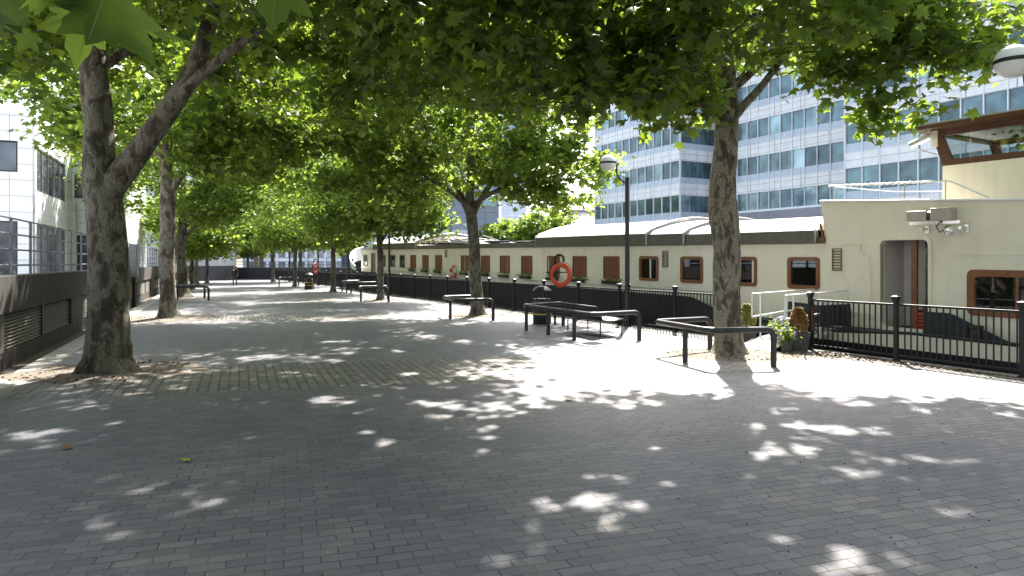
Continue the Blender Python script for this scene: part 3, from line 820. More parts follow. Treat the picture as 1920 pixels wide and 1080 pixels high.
# hanging sprays of big leaves on that tree
hl = []
def at(px, py, Y): return ((px - 960) * Y / 1280, Y, H + (492 - py) * Y / 1280)
for px, py, Y in [(30, -40, 1.9), (75, -60, 1.85), (120, -35, 1.8), (150, -20, 1.95), (190, -30, 1.75), (215, 0, 1.85), (60, 5, 2.1), (-10, -10, 2.0), (235, 20, 1.9),
                  (10, 20, 2.3), (100, 5, 2.25), (170, 10, 2.2), (545, -95, 1.9), (520, -60, 2.4), (130, -80, 1.7), (-40, 20, 2.1), (-20, 60, 2.6), (60, 60, 3.4)]:
    hl.append(at(px, py, Y))
P = np.array(hl) - np.array([-4.3, 1.0, 0])
leaves_mesh("hanging_spray", P, 0.17, 2, M['leafA'], t0, tilt=0.35, seed=6)
vm = mat("leaf_vein", (0.16, 0.22, 0.06), .5)
leaves_mesh("leaf_veins", P, 0.17, 3, vm, t0, tilt=0.35, seed=6)
for p_ in bpy.data.objects["hanging_spray"].data.polygons: p_.use_smooth = True
tw = MB()
for p in hl:
    if p[2] < 2.95 or True:
        q = (p[0] * 0.55 - 1.15 * .45 if p[0] < -.8 else p[0] - .05, p[1] + .05, 3.25)
        tw.tube([(-1.25, 2.05, 3.35), q, p], [.006, .005, .003], 4)
tw.build("twigs", M['twig'], t0)

# dirt and grit discs with fallen leaves at each trunk
def grit(c, r_, seed):
    rr = random.Random(seed)
    pts = []
    for k in range(40):
        a = 2 * math.pi * k / 40
        q = r_ * (1 + 0.10 * math.sin(2 * a + seed) + 0.06 * math.sin(5 * a + 2 * seed) + rr.uniform(-.05, .05))
        pts.append((c[0] + q * math.cos(a) * 1.15, c[1] + q * math.sin(a)))
    mb = MB(); n = len(pts)
    mb.add([(c[0], c[1], .05)] + [(c[0] + (p[0] - c[0]) * .55, c[1] + (p[1] - c[1]) * .55, .03) for p in pts] + [(x, y, .0065) for x, y in pts],
           [(0, 1 + i, 1 + (i + 1) % n) for i in range(n)] + [(1 + i, 1 + (i + 1) % n, 1 + n + (i + 1) % n, 1 + n + i) for i in range(n)])
    return mb.build("tree_pit_ground", M['gravel'], kind='structure', smooth=True)
for i, (c, r_) in enumerate([(LT[0], 1.35), (RT[0], 1.15), (RT[1], 1.0), (LT[1], 1.4), (LT[2], 1.2), (RT[2], .8), (RT[3], .8)]):
    grit(c, r_, i + 1)
# pebbly litter, one uncountable object: round trunks, along the railing, sprinkled
r = np.random.default_rng(5)
P = []
for (c, s, n) in [(LT[0], .9, 900), (RT[0], .8, 500), (RT[1], .75, 320), (LT[1], 1.0, 350), (LT[2], 1, 200), (RT[2], .7, 200), (RT[3], .7, 150)]:
    q = r.normal(0, s * .6, (n, 2)) + np.array(c); P.append(np.c_[q, np.full(n, .035)])
for i in range(1500):
    Y = r.uniform(8, 50) if i % 2 else r.uniform(10, 17)
    dens = 0.5 + .5 * math.sin(Y * 1.3) * math.sin(Y * .37)
    if r.uniform() < dens:
        P.append(np.array([[FX(Y) - .08 - abs(r.normal(0, .22)), Y, .025]]))
for i in range(360):
    q = r.normal([6.75, 14.6], [.45, .35]); P.append(np.array([[q[0], min(q[1], (15.2 - q[0]) / .54), .02]]))
P = np.concatenate(P)
o = leaves_mesh("leaf_litter", P, 0.055, 0, M['litter'], None, tilt=.6, seed=9)
o['kind'] = 'stuff'
# small dark seeds, grit on the pavers
P = np.c_[r.uniform(-9, 9, 2600), r.uniform(3.6, 14, 2600), np.full(2600, .006)]
keep = (P[:, 0] < FX(P[:, 1]) - .2) & (P[:, 0] > KX(P[:, 1]) + .5)
keep &= r.uniform(size=2600) < (0.18 + .8 * (P[:, 0] > 1.5))
P = P[keep]
o = leaves_mesh("seed_debris", P, 0.018, 0, mat("seed_black", (0.03, 0.025, 0.02), .9), None, tilt=.4, seed=10)
o['kind'] = 'stuff'
P = np.c_[r.uniform(-6, 7, 260), r.uniform(3.8, 10, 260), np.full(260, .006)]
o = leaves_mesh("pale_crumbs", P, 0.012, 0, mat("pale_crumb", (0.5, 0.48, 0.4), .9), None, tilt=.4, seed=12)
o['kind'] = 'stuff'
def single_leaf(px, py, m, size, label):
    Y = 2560 / (py - 492); X = (px - 960) * Y / 1280
    V, F = leaf_shape(2)
    a = random.uniform(0, 6)
    vs = [(X + size * (v[0] * math.cos(a) - v[1] * math.sin(a)), Y + size * (v[0] * math.sin(a) + v[1] * math.cos(a)), .03 + size * v[2] * .7 + .02 * (v[1] - .3)) for v in V]
    mb = MB(); mb.add(vs, [tuple(f) for f in F])
    tag(mb.build("fallen_leaf", m, loc=(X, Y, 0)), label, "leaf", "single leaves lying on the pavers")
yl = mat("yellowing_leaf", (0.30, 0.36, 0.05), .6); bl = mat("brown_leaf", (0.25, 0.14, 0.05), .7)
single_leaf(357, 864, yl, .11, "yellow-green fallen leaf lying on the shaded pavers")
single_leaf(127, 843, bl, .12, "curled tan fallen leaf on the pavers at lower left")
single_leaf(1061, 750, bl, .12, "brown fallen leaf on the pavers near the edge of the sett band")

# ------------------------------------------------------------ left wall with louvres and railing
U = Vector((-0.395, 0.9187)); V_ = Vector((0.9187, 0.395))     # along the left wall / towards the promenade
def TL(base):
    b = Vector(base)
    return lambda s, n, z: (b.x + U.x * s + V_.x * n, b.y + U.y * s + V_.y * n, z)
WB = (LX(4.0), 4.0)
TW = TL(WB)
wall = thing("louvred_wall", "dark stained boundary wall with horizontal louvre panels along the left kerb", "wall", (WB[0], WB[1], 0))
LEN = 74.0
mb = MB(TW); mb.box(0, LEN, -.35, 0.05, .98, 1.73); mb.build("coping", M['wallb'], wall, bevel=.015)
mb = MB(TW); mb.box(0, LEN, -.33, 0.0, -.3, .22); mb.build("plinth", M['wallp'], wall)
mb = MB(TW); mb.box(0, LEN, -.45, -.36, -.3, .97); mb.build("backing", M['darkin'], wall)
# bays of 6.7 m: pier, then two louvre panels
s = 0.0
while s < LEN - 8:
    mb = MB(TW); mb.box(s, s + 1.8, -.345, .02, .22, .98); mb.build("pier", M['wallp'], wall)
    for j in range(2):
        a = s + 1.8 + j * 3.35; b = a + 3.35
        mb = MB(TW)
        for k in range(10):
            z = .25 + k * .072
            mb.add([(a + .03, -.16, z + .055), (b - .03, -.16, z + .055), (b - .03, -.03, z), (a + .03, -.03, z), (a + .03, -.16, z + .067), (b - .03, -.16, z + .067), (b - .03, -.03, z + .012), (a + .03, -.03, z + .012)],
                   [(0, 1, 2, 3), (4, 5, 6, 7), (0, 1, 5, 4), (1, 2, 6, 5), (2, 3, 7, 6), (3, 0, 4, 7)])
        lp = mb.build("louvre_panel", M['louvre'], wall)
        mb = MB(TW); mb.box(a - .03, a + .03, -.2, -.005, .22, .975); mb.build("louvre_frame", M['black'], lp)
    s += 8.5
rail = thing("wall_railing", "blue grey steel railing standing on top of the left wall", "railing", (WB[0], WB[1], 1.73))
for k in range(46):
    s = k * 1.63 + .35
    mb = MB(TW); mb.box(s - .075, s + .075, -.215, -.185, 1.73, 2.97); p = mb.build("post", M['bluerail'], rail)
    mb = MB(TW)
    for z in (1.94, 2.28, 2.62, 2.95):
        mb.box(s - .02, s + .14, -.24, -.216, z - .03, z - .015)
    mb.build("bracket", M['bluerail'], p)
for z in (1.94, 2.28, 2.62, 2.96):
    mb = MB(TW); mb.tube([(-.4, -.23, z), (LEN, -.23, z)], .022, 6); mb.build("rail", M['bluerail'], rail)
cab = thing("utility_cabinet", "grey utility cabinet on a post against the left wall", "cabinet", (*TW(30.2, .35, 0)[:2], 0))
mb = MB(TW); mb.box(29.9, 30.6, .1, .45, 1.3, 2.85); mb.build("housing", M['cabinet'], cab, bevel=.02)
mb = MB(TW); mb.box(29.86, 29.897, .14, .41, 1.36, 2.79); mb.build("door", M['cabinet'], cab)
mb = MB(TW); mb.box(30.15, 30.35, .2, .35, -.15, 1.3); mb.build("post", M['black'], cab)

# ------------------------------------------------------------ left white building
C0 = Vector((-21.05, 30.0))
TB = TL(C0)
lb = thing("white_office", "white panelled office building with square windows behind the left railing", "building", (C0.x, C0.y, 0))
def walls_with_holes(mb, a0, a1, z0, z1, holes, put):
    """put(a, b, za, zb) adds a solid piece; holes must share no column overlap"""
    holes = sorted(holes)
    # group by columns
    cols = {}
    for (a, b, za, zb) in holes: cols.setdefault((a, b), []).append((za, zb))
    cur = a0
    for (a, b) in sorted(cols):
        if a > cur: put(cur, a, z0, z1)
        zc = z0
        for (za, zb) in sorted(cols[(a, b)]):
            if za > zc: put(a, b, zc, za)
            zc = zb
        if zc < z1: put(a, b, zc, z1)
        cur = b
    if cur < a1: put(cur, a1, z0, z1)
ZT = 8.45
# face A, towards the camera (runs in -V_)
hA = [(-3.7, -.56, 1.2, 3.8), (-3.7, -.56, 5.94, 7.3), (-8.6, -5.4, 1.2, 3.8), (-8.6, -5.4, 5.94, 7.3)]
mb = MB(TB); walls_with_holes(mb, -24, 0, -.2, ZT, hA, lambda a, b, c, d: mb.box(0, .35, a, b, c, d))
m_ = panel_mat("white_panels_front", (0.82, 0.82, 0.84), (0.78, 0.78, 0.80), 0.86, 0.7, ang=math.atan2(V_.y, V_.x), rough=.3, joint=(.25, .25, .29))
m2_ = panel_mat("white_panels_side", (0.80, 0.80, 0.82), (0.77, 0.77, 0.79), 0.86, 0.7, ang=math.atan2(U.y, U.x), rough=.3, joint=(.45, .45, .48))
mb.build("wall", m_, lb)
for (a, b, c, d) in hA:
    mb = MB(TB); mb.ring([(a, c), (b, c), (b, d), (a, d)], [(a + .06, c + .06), (b - .06, c + .06), (b - .06, d - .06), (a + .06, d - .06)], lambda p: (.02, p[0], p[1]), lambda p: (.16, p[0], p[1]))
    w = mb.build("window", M['black'], lb)
    mb = MB(TB); mb.box(.10, .12, a + .06, b - .06, c + .06, d - .06); mb.build("pane", M['fgl'], w)
# face B receding along U
hB = [(.66, 6.9, 5.2, 7.2), (.66, 6.9, 1.2, 3.7), (23, 29, 4.1, 6.9)]
mb = MB(TB)
def putB(a, b, c, d): mb.box(a if a > 0.01 else .352, b, -.35, 0, c, d)
walls_with_holes(mb, .352, 34, -.2, ZT, hB, putB)
mb.build("side_wall", m2_, lb)
for (a, b, c, d) in hB:
    mb = MB(TB); mb.ring([(a, c), (b, c), (b, d), (a, d)], [(a + .06, c + .06), (b - .06, c + .06), (b - .06, d - .06), (a + .06, d - .06)], lambda p: (p[0], -.02, p[1]), lambda p: (p[0], -.14, p[1]))
    n = max(2, round((b - a) / 1.3))
    for j in range(1, n):
        x = a + (b - a) * j / n
        mb.box(x - .02, x + .02, -.12, -.03, c + .06, d - .06)
    w = mb.build("window", M['cabinet'], lb)
    mb = MB(TB); mb.box(a + .06, b - .06, -.1, -.08, c + .06, d - .06); mb.build("pane", M['fgl'], w)
mb = MB(TB); mb.box(.05, 33.9, -23.9, -.06, ZT - .3, ZT + .05); mb.build("roof", M['conc'], lb)
mb = MB(TB); mb.box(7.5, 8.0, .002, .35, -.2, ZT - 3.2); mb.build("pilaster", M['conc'], lb)
mb = MB(TB); mb.box(8.6, 21, .002, 2.6, -.2, ZT); mb.build("stair_block", m_, lb)
for (n0, z0, z1) in ((.15, 5.6, 6.9), (1.5, 5.6, 6.9), (.15, 1.3, 3.5)):
    mb = MB(TB); mb.ring([(n0, z0), (n0 + .9, z0), (n0 + .9, z1), (n0, z1)], [(n0 + .06, z0 + .06), (n0 + .84, z0 + .06), (n0 + .84, z1 - .06), (n0 + .06, z1 - .06)], lambda p: (8.55, p[0], p[1]), lambda p: (8.597, p[0], p[1]))
    w = mb.build("window", M['black'], lb)
    mb = MB(TB); mb.box(8.575, 8.595, n0 + .06, n0 + .84, z0 + .06, z1 - .06); mb.build("pane", M['fgl'], w)
# the terrace behind the wall
mb = MB(TW); mb.box(-20, 70, -40, -.47, -.3, .9); mb.build("terrace_ground", M['conc'], kind='structure')

# pale round building at the end of the promenade
rb = thing("round_tower_block", "pale panelled round building with a dark base at the end of the promenade", "building", (-37.5, 80, 0))
cx, cy, rr_ = -41.2, 78.0, 9.0
m_ = panel_mat("pale_round_panels", (0.50, 0.52, 0.56), (0.45, 0.47, 0.51), 1.3, 1.6, rough=.35, joint=(.2, .2, .22), mortar=.05)
mb = MB()
n = 44
for k in range(n):
    a = 2 * math.pi * k / n; b = 2 * math.pi * (k + .96) / n
    for z0, z1 in [(1.62 + j * 1.6, 1.62 + (j + 1) * 1.6 - .05) for j in range(8)]:
        q = [(cx + rr_ * math.cos(t), cy + rr_ * math.sin(t)) for t in (a, b)] + [(cx + (rr_ - .12) * math.cos(t), cy + (rr_ - .12) * math.sin(t)) for t in (b, a)]
        mb.prism(q, lambda p: (p[0], p[1], z0), lambda p: (p[0], p[1], z1))
mb.build("cladding", mat("pale_cladding", (.50, .52, .56), .35, var=.06), rb)
mb = MB(); mb.lathe((cx, cy, 0), [(rr_ - .1, 0), (rr_ - .1, 14.5)], 44); mb.build("core", M['cabinet'], rb)
mb = MB(); mb.lathe((cx, cy, 0), [(rr_ + .08, -.3), (rr_ + .08, 1.6)], 44); mb.build("base_band", M['dkband'], rb)
mb = MB(); mb.box(-62, cx - 6, 72.5, 90, -.3, 14); mb.build("wing", mat("pale_wing", (.42, .44, .48), .4, var=.06), rb)

# ------------------------------------------------------------ far end: dark wall and low rail
fw = thing("dark_end_wall", "long dark wall closing the far end of the promenade", "wall", (-24, 80, 0))
mb = MB(); mb.box(-34, -12, 82.0, 82.4, -.2, 1.35); mb.build("wall_body", M['dkband'], fw)
mb = MB(); mb.box(-34, -12, 81.96, 82.44, 1.352, 1.42); mb.build("coping", M['cabinet'], fw)
fr = thing("end_railing", "thin grey railing with open rails above the far dark wall", "railing", (-24, 90, 0))
for k in range(22):
    mb = MB(); mb.bar((-40 + k * 2.5, 92, -.2), (-40 + k * 2.5, 92, 2.7), .05); mb.build("post", M['bluerail'], fr)
for z in (1.7, 2.1, 2.6):
    mb = MB(); mb.bar((-40, 92, z), (14, 92, z), .035); mb.build("rail", M['bluerail'], fr)

# ------------------------------------------------------------ background buildings
def block(name, label, x0, x1, y0, y1, z1, wm, rows=None, cols=0, win=(2.0, 1.4), wmat=None, z0=-.2, cat="building", extra=None):
    t = thing(name, label, cat, ((x0 + x1) / 2, y0, 0))
    mb = MB(); mb.box(x0, x1, y0, y1, z0, z1); mb.build("wall", wm, t)
    mb = MB(); mb.box(x0 - .2, x1 + .2, y0 - .2, y1 + .2, z1 + .003, z1 + .4); mb.build("roof", M['whiteslab'], t)
    proto = None
    if rows:
        for zr in rows:
            for k in range(cols):
                x = x0 + (x1 - x0) * (k + .5) / cols
                if proto is None:
                    mb = MB(); mb.box(x - win[0] / 2, x + win[0] / 2, y0 - .08, y0 - .004, zr, zr + win[1])
                    proto = mb.build("window", wmat or M['fg'], t); px_, pz_ = x, zr
                else:
                    c = proto.copy(); COL.objects.link(c); c.parent = t; c.location = (x - px_, 0, zr - pz_)
    return t
g = block("grey_bridge_building", "grey blue metal clad building with a white ledge behind the houseboat", -27, -2.0, 104, 125, 22, M['greybld'], rows=(10.6, 15.0), cols=8, win=(2.2, 2.6), wmat=M['glass'] if False else M['fg'], z0=6.9)
mb = MB(); mb.prism([(-22, 6.85), (-1.9, 6.85), (-1.9, 6.2), (-16.5, 5.6), (-20, 3.2), (-22, 3.2)], lambda p: (p[0], 102.5, p[1]), lambda p: (p[0], 125, p[1])); mb.build("ledge", M['whiteslab'], g)
mb = MB(); mb.box(-27, -3.5, 108, 124, -.2, 3.15); mb.build("lower_storey", mat("navy_recess", (.05, .07, .12), .5), g)
for x in (-16, -3.2):
    mb = MB(); mb.box(x, x + 1.0, 103.5, 104.5, -.2, 5.58); mb.build("column", M['whiteslab'], g)
block("blue_dock_building", "long pale blue glazed building far beyond the promenade end", -75, -40, 190, 210, 6.5, M['bluebld'], rows=(1.2, 3.9), cols=16, win=(1.5, 1.4))
block("blue_dock_building", "pale blue building with window rows beyond the right row of trees", -58, -24, 150, 170, 5.6, M['bluebld'], rows=(0.8, 3.1), cols=16, win=(1.5, 1.3), wmat=M['fgl'])
block("white_tower", "white tower with small windows glimpsed between far trees", -62, -50, 225, 240, 24, M['whiteslab'], rows=(3, 7, 11, 15, 19), cols=5, win=(1.3, 1.8), wmat=M['fgl'])
block("glass_tower", "blue grey tower half hidden by the crowns of the right row", -16, 4, 190, 215, 60, M['bluebld'], rows=(26, 30, 34, 38, 42, 46, 50), cols=8, win=(1.8, 2.4))
# pavilion on columns
pv = thing("terrace_pavilion", "open grey pavilion on columns beside the banded glass offices", "pavilion", (10.8, 112, 0))
mb = MB(); mb.box(8.2, 15.5, 110, 120, 10.0, 10.5); mb.build("roof", M['cabinet'], pv)
mb = MB(); mb.box(8.8, 15.5, 111, 120, 6.4, 6.7); mb.build("deck", M['cabinet'], pv)
for x in (9.2, 11.0, 12.8, 14.6):
    mb = MB(); mb.bar((x, 110.6, -.2), (x, 110.6, 10.0), .14); mb.build("column", M['whiteslab'], pv)
mb = MB(); mb.box(8.9, 15.5, 113, 119.9, -.2, 6.38); mb.build("room", M['bluebld'], pv)
mb = MB()
for z in (7.2, 7.7): mb.bar((8.9, 111, z), (15.5, 111, z), .04)
mb.build("guard_rail", M['white'], pv)
ft = make_tree("broadleaf_tree", "rounded green tree across the dock behind the houseboat roof", (4.8, 98),
    [[(0, 0, 0, .35), (0, 0, 3, .3), (0, 0, 6, .2), (0, 0, 8, .1)]], [(0, 0, 6.3, 5.2, 4.5, 3.6, 260)], lsize=.42, per=26, level=0, seed=101, leafm='leafB', group="trees across the dock")
copy_tree(ft, "green tree across the dock right of the far tower", (-1.5, 101, 0), 2.0, .85)
copy_tree(ft, "distant green tree beyond the bow of the houseboat", (-27, 118, 0), 1.0, .9)
copy_tree(ft, "distant green tree left of the far blue building", (-42, 112, 0), 1.7, 1.2)

# ------------------------------------------------------------ banded glass offices across the dock
D = Vector((-0.475, 0.88)); NR = Vector((0.88, 0.475))
def TF(base):
    b = Vector(base)
    return lambda s, n, z: (b.x + D.x * s + NR.x * n, b.y + D.y * s + NR.y * n, z)
def offices(label, base, s0, s1, bay, floors, z_first, depth, ret=0):
    """facade along D from s0 to s1 at base; window-row tops at z_first + 3.7k"""
    T = TF(base)
    t = thing("banded_office", label, "building", (*T((s0 + s1) / 2, 0, 0)[:2], 0), "glass offices across the dock")
    n = int(round((s1 - s0) / bay)); bay = (s1 - s0) / n
    ztop = z_first + 3.7 * (floors - 1)
    mb = MB(T); mb.box(s0 + (.36 if ret else .05), s1 - .05, .35, depth - .05, -.2, ztop + 1.5); mb.build("core", M['dkband'], t)
    def mlocal(nm, c1, c2, jh, joint, rough, mort):
        return panel_mat(nm, c1, c2, bay, jh, ang=ANG_R, rough=rough, joint=joint, mortar=mort)
    mb = MB(T)
    for k in range(floors + 1):
        zt = z_first + 3.7 * (k - 1)
        mb.box(s0, s1, 0, .34, zt + .002, zt + 1.26)
        if ret: mb.box(s0 if ret < 0 else s1 - .3, s0 + .3 if ret < 0 else s1, .342, depth, zt + .002, zt + 1.26)
    mb.build("white_band", M['band'], t)
    mb = MB(T)
    for k in range(floors + 1):
        zt = z_first + 3.7 * (k - 1)
        mb.box(s0 + .03, s1 - .03, .03, .34, zt + 1.262, zt + 1.93)
        if ret: mb.box(s0 + .03 if ret < 0 else s1 - .3, s0 + .3 if ret < 0 else s1 - .03, .342, depth, zt + 1.262, zt + 1.93)
    mb.build("spandrel", M['span'], t)
    mb = MB(T)
    zb = z_first - 3.7 + 1.94
    for k in range(n + 1):
        s = s0 + k * bay
        mb.box(s - .035, s + .035, -.05, .2, zb - 1.9, ztop + 1.26)
    for k in range(floors + 1):
        zt = z_first + 3.7 * (k - 1)
        mb.box(s0, s1, -.012, -.002, zt + .60, zt + .625)
        mb.box(s0, s1, -.03, .1, zt + 1.24, zt + 1.262)
    mb.build("mullion_grid", M['mull'], t)
    # window panes, one object each, sharing one mesh
    proto = None; cnt = 0; rest = MB(T)
    for f in range(floors):
        za = z_first + 3.7 * f - 1.765
        for k in range(n):
            s = s0 + k * bay
            if cnt < 98:
                if proto is None:
                    mb = MB(T); mb.box(s + .04, s + bay - .04, .08, .12, za, za + 1.76)
                    proto = mb.build("window", M['fg'], t); ps, pz = s, za
                else:
                    c = proto.copy(); COL.objects.link(c); c.parent = t
                    d = D * (s - ps); c.location = (d.x, d.y, za - pz)
            else:
                rest.box(s + .04, s + bay - .04, .08, .12, za, za + 1.76)
            cnt += 1
    if rest.v: rest.build("window_rest", M['fg'], t, kind='stuff')
    if ret:
        mb = MB(T)
        for f in range(floors):
            za = z_first + 3.7 * f - 1.765
            a, b = (s0 + .1, s0 + .14) if ret < 0 else (s1 - .14, s1 - .1)
            q = .36; 
            while q < depth - 1:
                mb = MB(T); mb.box(a, b, q, q + bay - .08, za, za + 1.76); q += bay
                mb.build("return_window", M['fg'], t)
    mb = MB(T); mb.box(s0 - .1, s1 + .1, -.25, depth, z_first - 1.765 - .22, z_first - 1.77) ; mb.build("cornice", M['mull'], t)
    mb = MB(T); mb.box(s0, s1, -.4, depth, -.2, z_first - 1.765 - .223); mb.build("plinth", M['plinth'], t)
    mb = MB(T); mb.box(s0 - .1, s1 + .1, -.15, depth + .1, ztop + 1.262 if False else ztop + 1.51, ztop + 1.9); mb.build("parapet", M['mull'], t)
    return t
offices("tall banded glass office wing at the right, directly behind the wheelhouse", (26.07, 53.4), -30, 0, 1.45, 7, 5.58, 22)
offices("recessed middle wing of the banded glass offices behind the near right trunk", (29.6, 60.7), .05, 15.3, 1.45, 6, 9.1, 18)
offices("farthest banded wing with a dark return side, seen left of the near right trunk", (17.9, 72.9), 0, 15.6, 1.45, 7, 5.5, 8.0, ret=-1)

# ------------------------------------------------------------ quay railing
def FT(s, n, z):          # s metres along the quay from (8.86,11.85), n outwards
    return (8.86 + D.x * s + NR.x * n, 11.85 + D.y * s + NR.y * n, z)
def s_of_Y(Y): return (Y - 11.85) / .88
def quay_fence(label, posts, s_a, s_b, limit=96):
    t = thing("iron_railing", label, "railing", (*FT(s_a, 0, 0)[:2], 0), "black iron railings along the quay")
    mb = MB(FT); mb.box(s_a, s_b, -.025, .025, 1.12, 1.165); mb.build("top_rail", M['black'], t, bevel=.008)
    mb = MB(FT); mb.box(s_a, s_b, -.018, .018, .10, .135); mb.build("bottom_rail", M['black'], t)
    pr = None
    for s in posts:
        if pr is None:
            mb = MB(FT); mb.box(s - .038, s + .038, -.038, .038, 0, 1.21)
            mb.box(s - .05, s + .05, -.05, .05, 1.21, 1.24)
            mb.add([(s - .05, -.05, 1.24), (s + .05, -.05, 1.24), (s + .05, .05, 1.24), (s - .05, .05, 1.24), (s - .07, -.07, 1.31), (s + .07, -.07, 1.31), (s + .07, .07, 1.31), (s - .07, .07, 1.31), (s, 0, 1.335)],
                   [(0, 1, 5, 4), (1, 2, 6, 5), (2, 3, 7, 6), (3, 0, 4, 7), (4, 5, 8), (5, 6, 8), (6, 7, 8), (7, 4, 8)])
            mb.box(s - .06, s + .06, -.06, .06, .004, .03)
            pr = mb.build("post", M['black'], t); ps = s
        else:
            c = pr.copy(); COL.objects.link(c); c.parent = t; d = D * (s - ps); c.location = (d.x, d.y, 0)
    pb_ = None; rest = MB(FT); cnt = 0
    s = s_a + .08
    while s < s_b - .05:
        if min(abs(s - p) for p in posts) > .075:
            if cnt < limit:
                if pb_ is None:
                    mb = MB(FT); mb.box(s - .011, s + .011, -.011, .011, .1355, 1.1195); pb_ = mb.build("baluster", M['black'], t); bs = s
                else:
                    c = pb_.copy(); COL.objects.link(c); c.parent = t; d = D * (s - bs); c.location = (d.x, d.y, 0)
            else:
                rest.box(s - .011, s + .011, -.011, .011, .1355, 1.1195)
            cnt += 1
        s += .125
    if rest.v: rest.build("baluster_rest", M['black'], t, kind='stuff')
    return t
sg0 = s_of_Y(15.62); sg1 = s_of_Y(17.75)
quay_fence("black iron railing with square capped posts in the sun at the right", [sg0, 2.26, 0.0, -2.25, -4.5, -6.75], -7.5, sg0)
posts = [sg1, sg1 + 2.1, sg1 + 4.25, sg1 + 4.7] + [sg1 + 4.7 + 2.35 * k for k in range(1, 30)]
quay_fence("long black iron railing running from the gangway to the far end of the quay", posts, sg1, posts[-1])

# ------------------------------------------------------------ perch rails
def perch(label, rail_pts, legs, loc, group="black tubular perch rails around the trees"):
    """rail_pts: [(x,y)...] world, ends turn down into legs"""
    t = thing("perch_rail", label, "perch rail", (loc[0], loc[1], 0), group)
    zc = .72; r_ = .057
    P_ = [Vector((x, y, zc)) for x, y in rail_pts]
    # round the ends down and the corners
    path = []
    def down(p, q):      # p end, q next
        d = (q - p).normalized(); k = []
        for a in range(0, 91, 15):
            A = R(a); k.append(p + d * (.16 - .16 * math.cos(A)) + Vector((0, 0, -.16 + .16 * math.sin(A))))
        return [Vector((p.x, p.y, -.02)), Vector((p.x, p.y, zc - .35))] + k
    a_end = down(P_[0], P_[1]); b_end = down(P_[-1], P_[-2])
    mid = []
    for i in range(1, len(P_) - 1):
        a, b, c = P_[i - 1], P_[i], P_[i + 1]
        u = (a - b).normalized(); w = (c - b).normalized(); rr = .22
        for k in range(7):
            tt = k / 6
            mid.append((b + u * rr) * (1 - tt) ** 2 + b * 2 * tt * (1 - tt) + (b + w * rr) * tt ** 2)
    path = a_end + mid + b_end[::-1]
    mb = MB(); mb.tube(path, r_, 14); mb.build("rail", M['rail'], t, smooth=True)
    for (x, y) in legs:
        mb = MB(); mb.tube([(x, y, -.02), (x, y, zc)], r_ * .92, 12); mb.build("leg", M['rail'], t, smooth=True)
        mb = MB(); mb.tube([(x, y, 0.004), (x, y, .03)], .08, 12)
    return t
base_shape = dict(A=(.30, -1.75), K=(-1.0, -1.95), C=(-1.6, 0.0), Dd=(-.2, .72), leg=(-1.23, -1.12))
def tree_perch(label, tree, dx=0, dy=0, mir=1):
    o = [(tree[0] + dx + mir * p[0], tree[1] + dy + p[1]) for p in (base_shape['A'], base_shape['K'], base_shape['C'], base_shape['Dd'])]
    l = base_shape['leg']
    return perch(label, o, [(tree[0] + dx + mir * l[0], tree[1] + dy + l[1])], o[0])
tree_perch("black bent tube perch rail around the nearest right tree, lit by the sun", RT[0])
tree_perch("black tube perch rail around the second right tree, its left end in shade", RT[1], .35, -.35)
tree_perch("black tube perch rail around the slender third tree of the right row", RT[2], .45, -.1)
tree_perch("black tube perch rail around the farthest tree of the right row", RT[4], .3, 0)
perch("black tube perch rail in front of the leaning dark tree on the left", [(-16.0, 36.0), (-17.68, 35.72), (-18.6, 37.3), (-17.2, 38.2)], [(-17.55, 35.80)], (-16.0, 36.0))
def long_perch(label, off=(0, 0)):
    ox, oy = off
    pts = [(3.28, 17.6), (1.95, 16.75), (.32, 20.3), (1.62, 21.6)]
    legs = [(.62, 20.15), (1.08, 19.1), (1.62, 17.95)]
    legs = [(.42, 20.0), (1.0, 18.85), (1.6, 17.55)]
    perch(label, [(x + ox, y + oy) for x, y in pts], [(x + ox, y + oy) for x, y in legs], (pts[0][0] + ox, pts[0][1] + oy))
long_perch("long black tube perch rail beside the life ring post and the litter bin")
long_perch("distant long black tube perch rail beside the far litter bin", (RT[3][0] + .0, RT[3][1] - 21.6 + 2.3))

# litter bin, second copy far away
def bin_(loc, label):
    t = thing("litter_bin", label, "bin", (loc[0], loc[1], 0), "black litter bins with gold bands")
    T = lambda x, y, z: (x + loc[0], y + loc[1], z)
    mb = MB(T); mb.lathe((0, 0, 0), [(.28, 0), (.30, .04), (.30, .78), (.27, .82)], 20); mb.build("body", M['black'], t, smooth=True)
    for z in (.30, .50):
        mb = MB(T); mb.lathe((0, 0, 0), [(.304, z), (.308, z + .01), (.308, z + .03), (.304, z + .04)], 20); mb.build("band", M['gold'], t, smooth=True)
    mb = MB(T)
    for k in range(4):
        a = R(45 + 90 * k); mb.bar((.24 * math.cos(a), .24 * math.sin(a), .8), (.24 * math.cos(a), .24 * math.sin(a), 1.06), .02)
    mb.lathe((0, 0, 0), [(.31, 1.06), (.32, 1.09), (.2, 1.2), (.05, 1.24)], 20)
    mb.build("hood", M['black'], t, smooth=True)
bin_((.98, 22.3), "black litter bin with two gold bands behind the long perch rail")
bin_((-15.0, 50.4), "small distant black litter bin by the far life ring")

